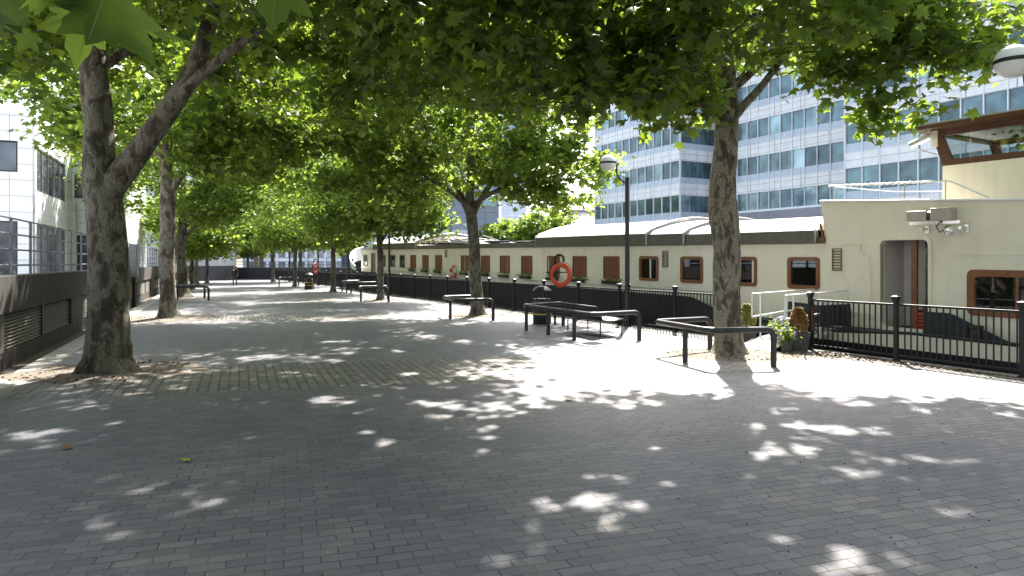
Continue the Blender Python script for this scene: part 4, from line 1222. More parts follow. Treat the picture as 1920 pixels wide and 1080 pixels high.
# life ring posts
def life_ring(loc, label, rz):
    t = thing("life_ring_post", label.replace("@", "black post with a hooked top holding"), "post", (loc[0], loc[1], 0), "life ring posts on the quay")
    T = lambda x, y, z: (x + loc[0], y + loc[1], z)
    mb = MB(T)
    pts = [(0, 0, 0), (0, 0, 2.1)]
    for a in range(0, 181, 20): pts.append((.14 - .14 * math.cos(R(a)), 0, 2.1 + .14 * math.sin(R(a))))
    pts.append((.28, 0, 2.02))
    mb.tube(pts, .038, 10); mb.build("pole", M['black'], t, smooth=True)
    mb = MB(T); mb.box(-.08, .08, -.13, -.04, 1.45, 1.85); mb.bar((-.3, -.09, 1.68), (.45, -.09, 1.68), .02); mb.build("holder", M['black'], t)
    ringo = thing("life_ring", label.replace("@", "orange red"), "life ring", (loc[0] + .12, loc[1] - .2, 1.62), "life rings")
    c = (loc[0] + .17, loc[1] - .2, 1.60)
    mb = MB()
    pts = []
    nn = 30; ca, sa = math.cos(rz), math.sin(rz)
    vs = []; fs = []
    for i in range(nn):
        a = 2 * math.pi * i / nn
        for j in range(10):
            b = 2 * math.pi * j / 10
            q = .30 + .075 * math.cos(b)
            x, z, y = q * math.cos(a), q * math.sin(a) * 1.05, .05 * math.sin(b)
            vs.append((c[0] + x * ca - y * sa, c[1] + x * sa + y * ca, c[2] + z))
            fs.append((i * 10 + j, ((i + 1) % nn) * 10 + j, ((i + 1) % nn) * 10 + (j + 1) % 10, i * 10 + (j + 1) % 10))
    mb.add(vs, fs); mb.build("ring_body", M['red'], ringo, smooth=True)
    mb = MB()
    pts = []
    for i in range(41):
        a = 2 * math.pi * i / 40; q = .39 + .03 * abs(math.sin(2 * a)); x, z = q * math.cos(a), q * math.sin(a) * 1.05
        pts.append((c[0] + x * ca, c[1] + x * sa, c[2] + z))
    mb.tube(pts, .007, 5); mb.build("grab_line", M['black'], ringo)
life_ring((1.38, 21.9), "@ life ring nearest the camera beside the litter bin", R(-25))
life_ring((-14.4, 49.6), "@ life ring far down the quay", R(78))

# slatted bench looking at the water
bt = thing("quay_bench", "black curved back bench facing the water behind the long perch rail", "bench", (2.3, 19.1, 0))
B0 = Vector((2.3, 19.2)); BU = Vector((.38, -.925)); BV = Vector((.925, .38))
TBn = lambda s, n, z: (B0.x + BU.x * s + BV.x * n, B0.y + BU.y * s + BV.y * n, z)
for s in (-.95, .95):
    for n in (-.33, .33):
        mb = MB(TBn); mb.bar((s, n, 0), (s, n, .44), .018); mb.build("leg", M['black'], bt)
def curved(prof, th, name, m):
    mb = MB(TBn)
    for i in range(len(prof) - 1):
        (n0, z0), (n1, z1) = prof[i], prof[i + 1]
        dx, dz = n1 - n0, z1 - z0; L_ = math.hypot(dx, dz); ox, oz = -dz / L_ * th, dx / L_ * th
        mb.add([(s, *p) for s in (-1.02, 1.02) for p in ((n0, z0), (n1, z1), (n1 + ox, z1 + oz), (n0 + ox, z0 + oz))], [(0, 1, 2, 3), (4, 5, 6, 7), (0, 1, 5, 4), (1, 2, 6, 5), (2, 3, 7, 6), (3, 0, 4, 7)])
    mb.build(name, m, bt)
curved([(-.30, .44), (-.15, .41), (.05, .405), (.2, .43), (.35, .46), (.42, .44)], .03, "seat", M['rail'])
curved([(-.30, .47), (-.34, .6), (-.40, .74), (-.48, .84), (-.52, .83)], .03, "backrest", M['rail'])

# ------------------------------------------------------------ lamp posts
def lamp(loc, label, proto=None):
    t = thing("street_lamp", label, "street lamp", (loc[0], loc[1], 0), "globe street lamps along the quay")
    T = lambda x, y, z: (loc[0] + x, loc[1] + y, z)
    mb = MB(T); mb.lathe((0, 0, 0), [(.13, 0), (.13, .5), (.085, .6), (.075, 1.5), (.07, 4.62), (.07, 4.68)], 14); mb.build("pole", M['rail'], t, smooth=True)
    a = Vector((-.88, -.475)).normalized()
    pts = []
    for k in range(0, 11):
        A = R(90 * k / 10)
        pts.append((a.x * .42 * math.sin(A), a.y * .42 * math.sin(A), 4.50 + .42 * (1 - math.cos(A)) * .95))
    pts = [(0, 0, 4.5)] + pts[1:] + [(a.x * .42, a.y * .42, 5.06), (a.x * .50, a.y * .50, 5.09)]
    mb = MB(T); mb.tube(pts, .028, 8); mb.build("arm", M['rail'], t, smooth=True)
    c = (a.x * .74, a.y * .74, 5.08)
    mb = MB(T); mb.lathe(c, [(.262, -.03), (.27, -.02), (.27, .02), (.262, .03)], 24); mb.build("collar", M['black'], t, smooth=True)
    mb = MB(T); mb.lathe(c, [(.002, .25), (.08, .24), (.15, .205), (.21, .15), (.25, .08), (.258, .031)][::-1], 24); mb.build("dome", M['globe'], t, smooth=True)
    mb = MB(T); mb.lathe(c, [(.258, -.031), (.245, -.09), (.20, -.16), (.13, -.21), (.002, -.235)], 24); mb.build("diffuser", M['globe'], t, smooth=True)
    return t
l0 = lamp((3.63, 21.5), "black globe street lamp before the houseboat, its whole curved arm in view")
copy_tree(l0, "globe street lamp at the right edge, only its white globe in view", (8.2, 10.62, -.06))
copy_tree(l0, "street lamp beside the slender third tree, its globe hidden by leaves", (-7.62, 42.4, 0))
copy_tree(l0, "thin dark lamp post in front of the white bow of the houseboat", (-12.2, 50.9, 0))
copy_tree(l0, "distant lamp post between the far life ring and the bow", (-16.9, 59.5, 0))
copy_tree(l0, "farthest lamp post near the end of the iron railing", (-23.0, 70.6, 0))

# ------------------------------------------------------------ the houseboat (a converted barge)
SH = 0.0118
def TS(s, n, z):
    return (8.9 - .49 * s + .8716 * n, 15.6 + .8716 * s + .49 * n, z + SH * (s - 2.6))
ship = thing("houseboat", "long cream houseboat barge with wooden shutters and wheelhouse moored at the quay", "boat", (*TS(10, 2, 0)[:2], -1.75))
WB_ = .48           # deck level
EAVE = 2.49
def win_s(px):
    k = (px - 960) / 1280
    return (8.9 - 15.6 * k) / (.49 + .8716 * k)
glz = [win_s(p) for p in (1216.6, 1297, 1394, 1506.5)]
shut = [win_s(p) for p in (775, 798, 822.7, 872, 910.6, 947, 988, 1038, 1087, 1146.7)]
fargl = [win_s(p) for p in (719, 737, 754.5)]
holes = [(s - .42, s + .42, 1.34, 2.08) for s in glz + shut + fargl]
holes.append((win_s(700) - .4, win_s(700) + .4, .55, 2.2))
holes.append((win_s(685.5) - .4, win_s(685.5) + .4, 1.34, 2.08))
mb = MB(TS); walls_with_holes(mb, 1.95, 41.5, .2, EAVE, holes, lambda a, b, c, d: mb.box(a, b, 0, .08, c, d))
deck = mb.build("deckhouse_wall", M['cream'], ship)
# weld seams: thin proud strips
mb = MB(TS)
for s in np.arange(1.4, 40, 1.0):
    if all(abs(s - q) > .55 for q in glz + shut + fargl) : mb.box(s - .012, s + .012, -.006, -.001, .6, EAVE - .08)
for s in (4.25, 8.6, 15.0, 18.6, 23.2): mb.box(s - .03, s + .03, -.012, -.001, .5, EAVE - .08)
mb.box(1.95, 41.5, -.03, -.001, EAVE - .07, EAVE - .02)
mb.build("wall_seam", M['cream'], ship)
mb = MB(TS); mb.box(1.95, 41.5, 4.6, 4.7, .2, EAVE); mb.box(41.42, 41.5, .081, 4.6, .2, EAVE); mb.build("far_wall", M['cream'], ship)
mb = MB(TS); mb.box(-12, 41.4, 3.2, 3.25, .5, 2.45); mb.build("interior_partition", M['darkin'], ship)
mb = MB(TS); mb.box(-14, 41.4, .081, 4.6, WB_ - .1, WB_); mb.build("interior_floor", M['darkin'], ship)
mb = MB(TS)
for s in (4.2, 8.5, 14, 20, 26, 32, 38): mb.box(s, s + .06, .09, 3.19, WB_, 2.44)
mb.build("cabin_partition", M['inwall'], ship)
def wframe(T, a, b, z0, z1, m, w=.075, rout=.10, parent=ship, n0=-.03, n1=.06, name="window"):
    mb = MB(T); mb.ring(rrect(a - .05, b + .05, z0 - .05, z1 + .05, rout), rrect(a + w - .05, b - w + .05, z0 + w - .05, z1 - w + .05, max(.02, rout - .05)), lambda p: (p[0], n0, p[1]), lambda p: (p[0], n1, p[1]))
    return mb.build(name, m, parent, smooth=False)
for s in glz:
    f = wframe(TS, s - .44, s + .44, 1.35, 2.09, M['wood'], w=.1)
    mb = MB(TS); mb.box(s - .40, s + .40, .015, .022, 1.39, 2.05); mb.build("pane", M['glassd'], f)
    if s > 4:
        mb = MB(TS); mb.box(s + .12, s + .40, .12, .13, 1.4, 2.05); mb.build("curtain", M['inwall'], f)
    else:
        mb = MB(TS); mb.box(s - .40, s + .40, .12, .13, 1.92, 2.05); mb.build("blind", M['inwall'], f)
    # sill with something pale lying on it, seen through the glass
    mb = MB(TS); mb.box(s - .42, s + .42, .10, .35, 1.28, 1.33); mb.build("inner_sill", M['inwall'], f)
for s in shut:
    f = wframe(TS, s - .42, s + .42, 1.35, 2.08, M['wood2'], w=.06, rout=.05)
    for sg in (-1, 1):
        mb = MB(TS)
        for k in range(4):
            a = s + sg * (.015 + .095 * k); b = s + sg * (.015 + .095 * (k + 1) - .012)
            mb.box(min(a, b), max(a, b), -.012, .01, 1.36, 2.07)
        mb.build("shutter", M['wood2'], f)
for s in fargl + [win_s(685.5)]:
    f = wframe(TS, s - .42, s + .42, 1.35, 2.08, M['bronze'], w=.06, rout=.05)
    mb = MB(TS); mb.box(s - .40, s + .40, .015, .022, 1.37, 2.06); mb.build("pane", M['glassd'], f)
s = win_s(700)
f = wframe(TS, s - .4, s + .4, .56, 2.2, M['wood2'], w=.07, rout=.05, name="bow_door")
# flower boxes under the shutters
for i, s in enumerate(shut):
    mb = MB(TS); mb.box(s - .40, s + .40, -.17, -.035, 1.11, 1.22); fb = mb.build("flower_box", M['hull'], ship)
    rr = np.random.default_rng(200 + i)
    if i in (3, 5): nL = 40
    else: nL = 110
    q = np.stack([rr.uniform(-.5, .5, nL) + s + (-.3 if i >= 7 else 0) * rr.uniform(0, 1, nL), rr.normal(-.12, .07, nL), 1.22 + np.abs(rr.normal(0, .07, nL))], 1)
    W = np.array([TS(*p) for p in q]) - np.array(wloc(fb))
    leaves_mesh("box_plants", W, .07, 0, M['leafB'], fb, seed=300 + i)
# louvred vents on the wall
for px, z0, z1 in ((1248, 1.78, 2.32), (1570, 1.80, 2.36), (836.7, 2.0, 2.6)):
    s = win_s(px); w = .13
    mb = MB(TS); mb.ring([(s - w, z0), (s + w, z0), (s + w, z1), (s - w, z1)], [(s - w + .025, z0 + .025), (s + w - .025, z0 + .025), (s + w - .025, z1 - .025), (s - w + .025, z1 - .025)], lambda p: (p[0], -.035, p[1]), lambda p: (p[0], -.001, p[1]))
    v = mb.build("vent", M['bronze'], ship)
    mb = MB(TS)
    for k in range(7):
        z = z0 + .045 + k * (z1 - z0 - .07) / 7
        mb.add([(s - w + .026, -.03, z), (s + w - .026, -.03, z), (s + w - .026, -.003, z + .04), (s - w + .026, -.003, z + .04)], [(0, 1, 2, 3)])
    mb.build("vent_slat", M['bronze'], v)

# roof: canvas fascia and arched white sheets, telescoping sections
def roof_prof(h, arch, off=0.0):
    pts = [(-.04 - off, EAVE + .004), (-.04 - off, EAVE + h), (.10, EAVE + h + .12)]
    for k in range(1, 10):
        n = .10 + (4.5) * k / 10
        pts.append((n, EAVE + h + .12 + arch * math.sin(math.pi * (.12 + .76 * k / 10)) - arch * math.sin(math.pi * .12)))
    pts += [(4.6, EAVE + h + .12), (4.74 + off, EAVE + h), (4.74 + off, EAVE + .004)]
    return pts
def roof_section(s0, s1, h=.38, arch=.62, off=0.0):
    pr = roof_prof(h, arch, off)
    mb = MB(TS)
    mb.prism(pr[1:-1], lambda p: (s0, p[0], p[1]), lambda p: (s1, p[0], p[1]))
    o = mb.build("roof_section", M['roofw'], ship)
    mb = MB(TS)
    mb.box(s0, s1, -.05 - off, .0, EAVE + .004, EAVE + h - .004); mb.box(s0, s1, 4.70, 4.75 + off, EAVE + .004, EAVE + h - .004)
    mb.build("fascia", M['fascia'], o)
    return o
def hoop(s, h=.38, arch=.62, r_=.035, off=.05, m='metal'):
    pr = roof_prof(h, arch, off)
    mb = MB(TS); mb.tube([(s, p[0], p[1] + .03) for p in pr], r_, 6); mb.build("roof_hoop", M[m], ship, smooth=True)
sA, sB, sC, sD = win_s(1006), win_s(1216), win_s(1286), win_s(1534)
roof_section(sB, sA, .42, .70, .03)
roof_section(sC, sB - .005, .38, .64, .015)
roof_section(sD, sC - .005, .34, .58)
hoop(sB, .42, .72); hoop(sC, .38, .66); hoop(sD + .02, .34, .58, .02); hoop(sA - .05, .42, .70, .02)
mb = MB(TS); mb.box(1.95, sD - .01, -.03, 4.7, EAVE + .004, EAVE + .15); mb.build("roof_edge", M['mahog'], ship)
mb = MB(TS); mb.tube([(sD - .1, -.05, EAVE + .5), (1.96, -.05, EAVE + .05)], .03, 6); mb.build("strut", M['wood2'], ship)
# open stretch with folded hoops
sE, sF = win_s(1000), win_s(782)
mb = MB(TS); mb.box(sA, sF, -.05, .03, EAVE + .004, EAVE + .22); mb.build("open_roof_edge", M['fascia'], ship)
mb = MB(TS); mb.box(sA, sF, .04, 4.7, EAVE - .05, EAVE + .02); mb.build("cabin_top", M['darkin'], ship)
rr = random.Random(4)
mb = MB(TS)
for k in range(26):
    s = rr.uniform(sA + .5, sF - 1); w = rr.uniform(.3, 1.4); n = rr.uniform(.4, 3.5); hh = rr.uniform(.12, .42)
    mb.box(s, s + w, n, n + rr.uniform(.3, .9), EAVE + .02, EAVE + .02 + hh)
mb.build("roof_clutter", M['navy'], ship, bevel=.03)
for k, a in enumerate((.0, .25, .5, .75)):
    hoop(sF - .3 - k * .9, .22, .62 - .06 * k, .028, .0, 'bronze')
mb = MB(TS)
for a, b in (((23.5, 1.0, EAVE + .1), (27.8, 1.0, EAVE + .85)), ((27.8, 1.0, EAVE + .85), (29.6, 1.0, EAVE + .3)), ((23.5, 3.4, EAVE + .1), (27.8, 3.4, EAVE + .85))):
    mb.bar(a, b, .04)
mb.build("folding_frame", M['metal'], ship)
mb = MB(TS); mb.add([(25.2, .9, EAVE + .5), (22.0, .9, EAVE + .12), (22.0, 3.6, EAVE + .12), (25.2, 3.6, EAVE + .5)], [(0, 1, 2, 3)]); mb.build("folded_cover", M['navy'], ship)
roof_section(sF, 38.5, .40, .70, .03)
hoop(sF - .02, .40, .70, .03)
mb = MB(TS); mb.box(38.5, 41.5, 0, 4.7, EAVE + .004, EAVE + .12); mb.build("fore_roof", M['roofw'], ship)
mb = MB(TS)
mb.bar((34, 2.3, 3.4), (34, 2.3, 4.2), .04); mb.bar((33.2, 2.3, 3.9), (34.8, 2.3, 3.9), .03); mb.bar((33.2, 2.3, 3.4), (34, 2.3, 4.0), .02); mb.box(33.9, 34.1, 2.2, 2.4, 4.2, 4.4)
mb.build("mast", M['white'], ship)

# hull: plan shape, black, with flaring white bow
def hull_ring(z, nin, s_end):
    return z
mb = MB(TS)
ss = list(np.linspace(-14, 40, 28)) + [42, 43.8, 45.2, 46.2, 46.8]
def half(s):
    if s < 40: return 3.0
    return 3.0 * math.sqrt(max(0.0, 1 - ((s - 40) / 6.9) ** 2.0))
def bul(s):        # top of the black bulwark
    if s < 4.3: return .34
    if s < 40: return .93
    return .93 + (s - 40) ** 1.7 * .03
rows = []
CN = 2.35
for s in ss:
    hw = half(s)
    rows.append([(s - .0, CN - hw * .9, -2.4), (s, CN - hw, -.6), (s + .25 * max(0, s - 41) / 5, CN - hw * 1.0, bul(s)), (s, CN + hw, bul(s)), (s, CN + hw, -.6), (s, CN + hw * .9, -2.4)])
vs = [p for r_ in rows for p in r_]; fs = []
for i in range(len(rows) - 1):
    for j in range(6):
        if j == 2: continue
        a = i * 6 + j; b = i * 6 + (j + 1) % 6
        fs.append((a, b, b + 6, a + 6))
fs.append((0, 1, 2, 3, 4, 5)); n6 = (len(rows) - 1) * 6; fs.append(tuple(n6 + k for k in range(6)))
mb.add(vs, fs)
hull = mb.build("hull", M['hull'], ship)
# side deck
mb = MB(TS); mb.box(-14, 41, -.62, -.001, WB_ - .12, WB_ - .02); mb.box(41.5, 45.5, .6, 4.0, WB_ - .1, WB_ + .2); mb.build("side_deck", M['navy'], ship)
# handrail along the bulwark
mb = MB(TS)
mb.tube([(5.0, -.60, 1.10), (41, -.60, 1.10)], .014, 5)
for s in np.arange(5, 41, 2.0): mb.bar((s, -.6, .93), (s, -.6, 1.10), .012)
mb.build("bulwark_rail", M['metal'], ship)
# cream bulwark with black rub rail to the right of the gangway
mb = MB(TS); mb.prism([(-14, .16), (3.0, .16), (3.0, .20), (1.9, .30), (-.6, .48), (-14, .36)], lambda p: (p[0], -.72, p[1]), lambda p: (p[0], -.66, p[1])); mb.build("cream_bulwark", M['cream'], ship)
mb = MB(TS); mb.tube([(4.2, -.72, .12), (1.9, -.72, .33), (-.6, -.72, .51), (-14, -.72, .39)], .035, 8); mb.build("rub_rail", M['hull'], ship)
# white bow bulwark
mb = MB(TS); rows = []
for s in (40.5, 42, 43.8, 45.2, 46.2, 46.8):
    hw = half(s); z = bul(s)
    rows.append([(s, CN - hw - .01, z), (s + .1, CN - hw * 1.02 - .03, z + .35 + (s - 40.5) * .12), (s + .1, CN - hw * 1.02 + .05, z + .35 + (s - 40.5) * .12), (s, CN - hw + .06, z)])
vs = [p for r_ in rows for p in r_]; fs = []
for i in range(len(rows) - 1):
    for j in range(4):
        a = i * 4 + j; b = i * 4 + (j + 1) % 4
        fs.append((a, b, b + 4, a + 4))
mb.add(vs, fs)
bw = mb.build("bow_bulwark", M['white'], ship, smooth=True)
mb = MB(TS); mb.add([(s, CN * 2 - n, z) for s, n, z in vs], fs); mb.build("bow_bulwark", M['white'], ship, smooth=True)
s_, hw_ = 44.6, half(44.6)
mb = MB(TS); mb.tube([(s_, CN - hw_ - .06, bul(s_) + .38), (s_ + .05, CN - hw_ + .12, bul(s_) + .38)], .16, 12); mb.build("hawse_hole", M['hull'], ship)

# after part: higher cream superstructure with entrance
def TA(s, n, z): return TS(s, n, z)
def ztopw(s): return 3.55 + .058 * (s - 1.9)
d0, d1 = win_s(1742), win_s(1652)
wr0, wr1 = -3.3, win_s(1813)
mb = MB(TS)
hl_ = [(wr0, wr1 - .06, .98, 1.84), (d0, d1, .52, 2.55)]
def putA(a, b, c, d):
    # top follows the sloping capping
    if d > 3.0:
        mb.add([(a, 0, c), (b, 0, c), (b, .08, c), (a, .08, c), (a, 0, ztopw(a)), (b, 0, ztopw(b)), (b, .08, ztopw(b)), (a, .08, ztopw(a))], [(0, 1, 2, 3), (4, 5, 6, 7), (0, 1, 5, 4), (1, 2, 6, 5), (2, 3, 7, 6), (3, 0, 4, 7)])
    else: mb.box(a, b, 0, .08, c, d)
walls_with_holes(mb, -14, 1.948, .2, 3.5, hl_, putA)
# forward slanting end
mb.add([(1.95, 0, EAVE + .002), (1.95, .08, EAVE + .002), (1.95, .08, ztopw(1.95)), (1.95, 0, ztopw(1.95)), (2.08, 0, ztopw(1.95)), (2.08, .08, ztopw(1.95))], [(0, 4, 3), (1, 5, 2), (0, 1, 5, 4), (3, 4, 5, 2), (0, 1, 2, 3)])
mb.build("after_wall", M['cream'], ship)
mb = MB(TS); mb.add([(1.9, .08, EAVE), (2.08, .08, 3.55), (2.08, 4.6, 3.55), (1.9, 4.6, EAVE), (1.85, .08, EAVE), (2.0, .08, 3.55), (2.0, 4.6, 3.55), (1.85, 4.6, EAVE)], [(0, 1, 2, 3), (4, 5, 6, 7), (0, 1, 5, 4), (1, 2, 6, 5), (2, 3, 7, 6), (3, 0, 4, 7)]); mb.build("end_wall", M['cream'], ship)
mb = MB(TS); mb.tube([(-14, -.01, ztopw(-14)), (2.1, -.01, ztopw(2.1))], .03, 8); mb.build("capping", M['white'], ship, smooth=True)
mb = MB(TS); mb.box(-14, -.9, -.012, -.001, 2.20, 2.225); mb.box(-14, 1.9, -.03, -.001, EAVE - .05 + .0, EAVE - .02) if False else None
mb.box(-1.05, -1.03, -.008, -.001, 1.0, 2.2); mb.build("weld_line", M['cream'], ship)
mb = MB(TS); mb.box(d1 + .12, 1.94, -.02, -.001, EAVE - .03, EAVE); mb.build("drip_rail", M['cream'], ship)
mb = MB(TS); mb.tube([(1.0, -.02, EAVE - .05), (1.0, -.03, 2.28), (.75, -.03, 2.15), (.7, -.03, .95)], .012, 5); mb.tube([(3.2, -.02, .86), (.7, -.03, .80)], .012, 5); mb.build("cable", M['cream'], ship)
mb = MB(TS); mb.box(-14, 2.0, .081, 4.55, 3.0, 3.06); mb.build("upper_deck", M['roofw'], ship)
# entrance: rounded coaming, lobby, open door
mb = MB(TS); mb.ring(rrect(d0 - .07, d1 + .07, .44, 2.62, .16, 5), rrect(d0 + .0, d1 - .0, .53, 2.54, .12, 5), lambda p: (p[0], -.05, p[1]), lambda p: (p[0], .14, p[1])); door = mb.build("entrance", M['cream'], ship, smooth=False)
mb = MB(TS); mb.box(d1 + .0, d1 + .05, .141, 1.5, .5, 2.6); mb.box(d1 - .62, d1 - .0, .9, .95, .5, 2.6); mb.build("lobby_wall", M['inwall'], door)
mb = MB(TS); mb.box(d0 - .06, d0 - .0, .141, 2.4, .5, 2.6); mb.box(d0, d1, .141, 2.4, 2.6, 2.64); mb.build("lobby_side", M['mahog'], door)
mb = MB(TS)
a, b = d1 - .66, d1 - .53
mb.box(a, b, .30, .36, .5, 2.58); mb.build("door_jamb", M['wood'], door)
a, b = d0 + .0, d1 - .665
mb = MB(TS); mb.box(a, b, .62, .66, .5, 1.15); mb.box(a, b, .62, .66, 2.35, 2.58); mb.build("inner_door", M['mahog'], door)
mb = MB(TS); mb.box(a, b, .635, .645, 1.151, 2.349); mb.build("door_pane", M['glassd'], door)
mb = MB(TS); mb.box(a, b, .80, .82, .5, 2.6); mb.build("lobby_back", M['darkin'], door)
ww = wframe(TS, wr0, wr1 - .06, .99, 1.85, M['wood'], w=.14, rout=.13)
mb = MB(TS); mb.box(wr0, wr1 - .06, .02, .03, 1.03, 1.80); mb.build("pane", M['glassd'], ww)
mb = MB(TS); mb.box(-2.35, -2.30, .0, .05, 1.06, 1.79); mb.build("glazing_bar", M['wood'], ww)
mb = MB(TS); mb.box(wr0, -2.35, .10, .12, 1.0, 1.85); mb.build("curtain", M['cream'], ww)
# red crate inside the door, dark dodger canvas on deck
t = thing("red_crate", "red plastic crate standing just inside the houseboat entrance", "crate", (*TS(d0 + .25, .2, 0)[:2], .5))
mb = MB(TS)
for k in range(5): mb.box(d0 + .05, d0 + .42, .22, .5, .50 + k * .085, .50 + k * .085 + .06)
for q in (.05, .38): mb.box(d0 + q, d0 + q + .04, .215, .505, .50, .95)
mb.build("crate_body", M['redcrate'], t)
mb = MB(TS); mb.prism([(d0 - .1, .50), (d0 - .1, .98), (d0 - .65, .98), (d0 - 1.75, .50)], lambda p: (p[0], -.40, p[1]), lambda p: (p[0], -.37, p[1])); mb.build("canvas_dodger", M['navy'], ship)
# bollard on the after deck
bl_ = thing("mooring_bollard", "black mooring bollard on the houseboat side deck behind the railing", "bollard", (*TS(-1.75, -.35, 0)[:2], .45))
mb = MB(TS); mb.lathe((-1.75, -.38, 0), [(.13, .42), (.13, .70), (.15, .72), (.15, .76), (.13, .77)], 14); mb.build("barrel", M['hull'], bl_, smooth=True)
mb = MB(TS); mb.bar((-2.0, -.38, .60), (-1.5, -.38, .60), .022); mb.build("cross_bar", M['hull'], bl_)

# wheelhouse, set in 1 m, leaning forward window
NW = 1.0
s1w = -.36
def wh(s, z, n=NW): return (s, n, z)
mb = MB(TS); mb.box(-14, s1w, NW, NW + 2.6, 3.061, 4.26); mb.build("wheelhouse_wall", M['cream'], ship)
# window band: parallelogram frame, leaning outwards at the front
zl, zu = 4.262, 5.12
outer = [(-9, zl), (s1w - .0, zl), (s1w + .27, zu), (-9, zu)]
inner = [(-3.2, zl + .14), (s1w - .20, zl + .14), (s1w + .0, zu - .16), (-3.2, zu - .16)]
mb = MB(TS); mb.ring(outer, inner, lambda p: (p[0], NW, p[1]), lambda p: (p[0], NW + .1, p[1])); wf = mb.build("wheelhouse_window", M['mahog'], ship)
mb = MB(TS); mb.prism(inner, lambda p: (p[0], NW + .04, p[1]), lambda p: (p[0], NW + .05, p[1])); mb.build("pane", M['glass'], wf)
mb = MB(TS)   # front window frame
fo = [(NW + .101, 0), (NW + 2.6, 0), (NW + 2.6, 1), (NW + .101, 1)]
fi = [(NW + .2, .14), (NW + 2.5, .14), (NW + 2.5, .84), (NW + .2, .84)]
fp = lambda p, q=0: (s1w + .27 * p[1] - q, p[0], zl + (zu - zl) * p[1])
mb.ring(fo, fi, lambda p: fp(p), lambda p: fp(p, .08)); mb.build("wheelhouse_front_window", M['mahog'], ship)
mb = MB(TS); mb.ring(outer, inner, lambda p: (p[0], NW + 2.5, p[1]), lambda p: (p[0], NW + 2.6, p[1])); mb.build("wheelhouse_far_window", M['mahog'], ship)
mb = MB(TS); mb.prism([(-9, zu + .003), (s1w + .62, zu + .003), (s1w + .62, zu + .09), (-9, zu + .09)], lambda p: (p[0], NW - .30, p[1]), lambda p: (p[0], NW + 2.9, p[1])); mb.build("wheelhouse_roof", M['mahog'], ship)
mb = MB(TS); mb.prism([(-9, zu + .093), (s1w + .62, zu + .093), (s1w + .5, zu + .13), (-9, zu + .13)], lambda p: (p[0], NW - .29, p[1]), lambda p: (p[0], NW + 2.88, p[1])); mb.build("roof_sheet", M['roofw'], ship)
mb = MB(TS); mb.box(-9, s1w + .15, NW + .11, NW + 2.49, zu - .03, zu - .003); mb.build("wheelhouse_ceiling", M['white'], ship)
mb = MB(TS); mb.box(s1w + .1, s1w + .24, NW - .02, NW - .003, 4.72, 5.1); mb.build("camera_bracket_plate", M['cream'], ship)
# plants in the wheelhouse
rr = np.random.default_rng(8)
pl = thing("potted_plant", "bushy pot plant seen through the wheelhouse window", "plant", (*TS(-2.2, 1.9, 0)[:2], 4.3))
q = np.stack([rr.normal(-2.3, .35, 500), rr.normal(1.9, .3, 500), rr.normal(4.85, .16, 500)], 1)
W = np.array([TS(*p) for p in q]) - np.array(wloc(pl)); leaves_mesh("foliage", W, .12, 0, M['leafB'], pl, seed=3)
mb = MB(TS); mb.lathe((-2.3, 1.9, 0), [(.12, 4.27), (.18, 4.6)], 12); mb.build("pot", M['pot'], pl)
# rail on the upper deck wound with rope light
ur = thing("deck_rail", "white deck rail wound with rope lights on the superstructure roof", "rail", (*TS(1, .3, 0)[:2], 3.1))
mb = MB(TS); mb.tube([(1.95, .12, 3.95), (-.6, .12, 3.83), (-1.0, .12, 3.80), (-1.75, .12, 3.40)], .02, 8); mb.build("top_rail", M['white'], ur, smooth=True)
mb = MB(TS); mb.tube([(1.95, .12, 3.95), (1.95, 3.0, 3.95), (-.2, 3.0, 3.80)], .013, 8); mb.build("top_rail", M['white'], ur, smooth=True)
for s in (1.8, .0, -.9):
    mb = MB(TS); mb.bar((s, .12, 3.06), (s, .12, 3.84 if s < 1 else 3.94), .012); mb.build("stanchion", M['metal'], ur)
for s in (1.8, 1.0, .3):
    mb = MB(TS); mb.bar((s, 3.0, 3.06), (s, 3.0, 3.85), .012); mb.build("stanchion", M['metal'], ur)
pts = []
for k in range(150):
    tt = k / 149; s = 1.95 - 2.6 * tt; a = k * .7
    pts.append((s, .12 + .03 * math.cos(a), 3.95 - .12 * tt + .03 * math.sin(a)))
mb = MB(TS); mb.tube(pts, .009, 5); mb.build("rope_light", M['white'], ur)

# wall lamp box with floodlight
bx = thing("gangway_hoist", "weathered steel box and bracket fixed above the houseboat entrance", "hoist", (*TS(-.8, -.2, 0)[:2], 2.9))
sa, sb = win_s(1803), win_s(1719)
mb = MB(TS); mb.box(sa, sa + .42, -.42, -.16, 2.93, 3.20); mb.box(sa + .52, sb, -.40, -.18, 2.95, 3.16); mb.build("housing", M['metal'], bx, bevel=.01)
mb = MB(TS); mb.tube([(sa + .42, -.29, 3.05), (sa + .52, -.29, 3.05)], .10, 12); mb.build("coupling", M['mahog'], bx)
mb = MB(TS)
for s in (sa - .12, sb - .25):
    mb.box(s - .03, s + .03, -.30, -.001, 2.74, 2.80); mb.box(s - .04, s + .04, -.05, -.001, 2.68, 2.86)
mb.box(sa - .12, sb, -.30, -.26, 2.86, 2.93)
mb.build("bracket", M['chrome'], bx)
fl = thing("floodlight", "round chrome floodlight hanging under the steel box above the entrance", "floodlight", (*TS(sa + .12, -.3, 0)[:2], 2.75))
mb = MB(TS); mb.lathe((sa + .1, -.30, 2.72), [(.02, -.11), (.09, -.08), (.115, 0), (.10, .07), (.04, .11)], 16); mb.build("lamp_head", M['chrome'], fl, smooth=True)
mb = MB(TS); mb.tube([(sa + .25, -.32, 2.93), (sa + .30, -.40, 2.80), (sa + .22, -.42, 2.68), (sa + .12, -.34, 2.78)], .014, 5); mb.build("cable", M['black'], fl)
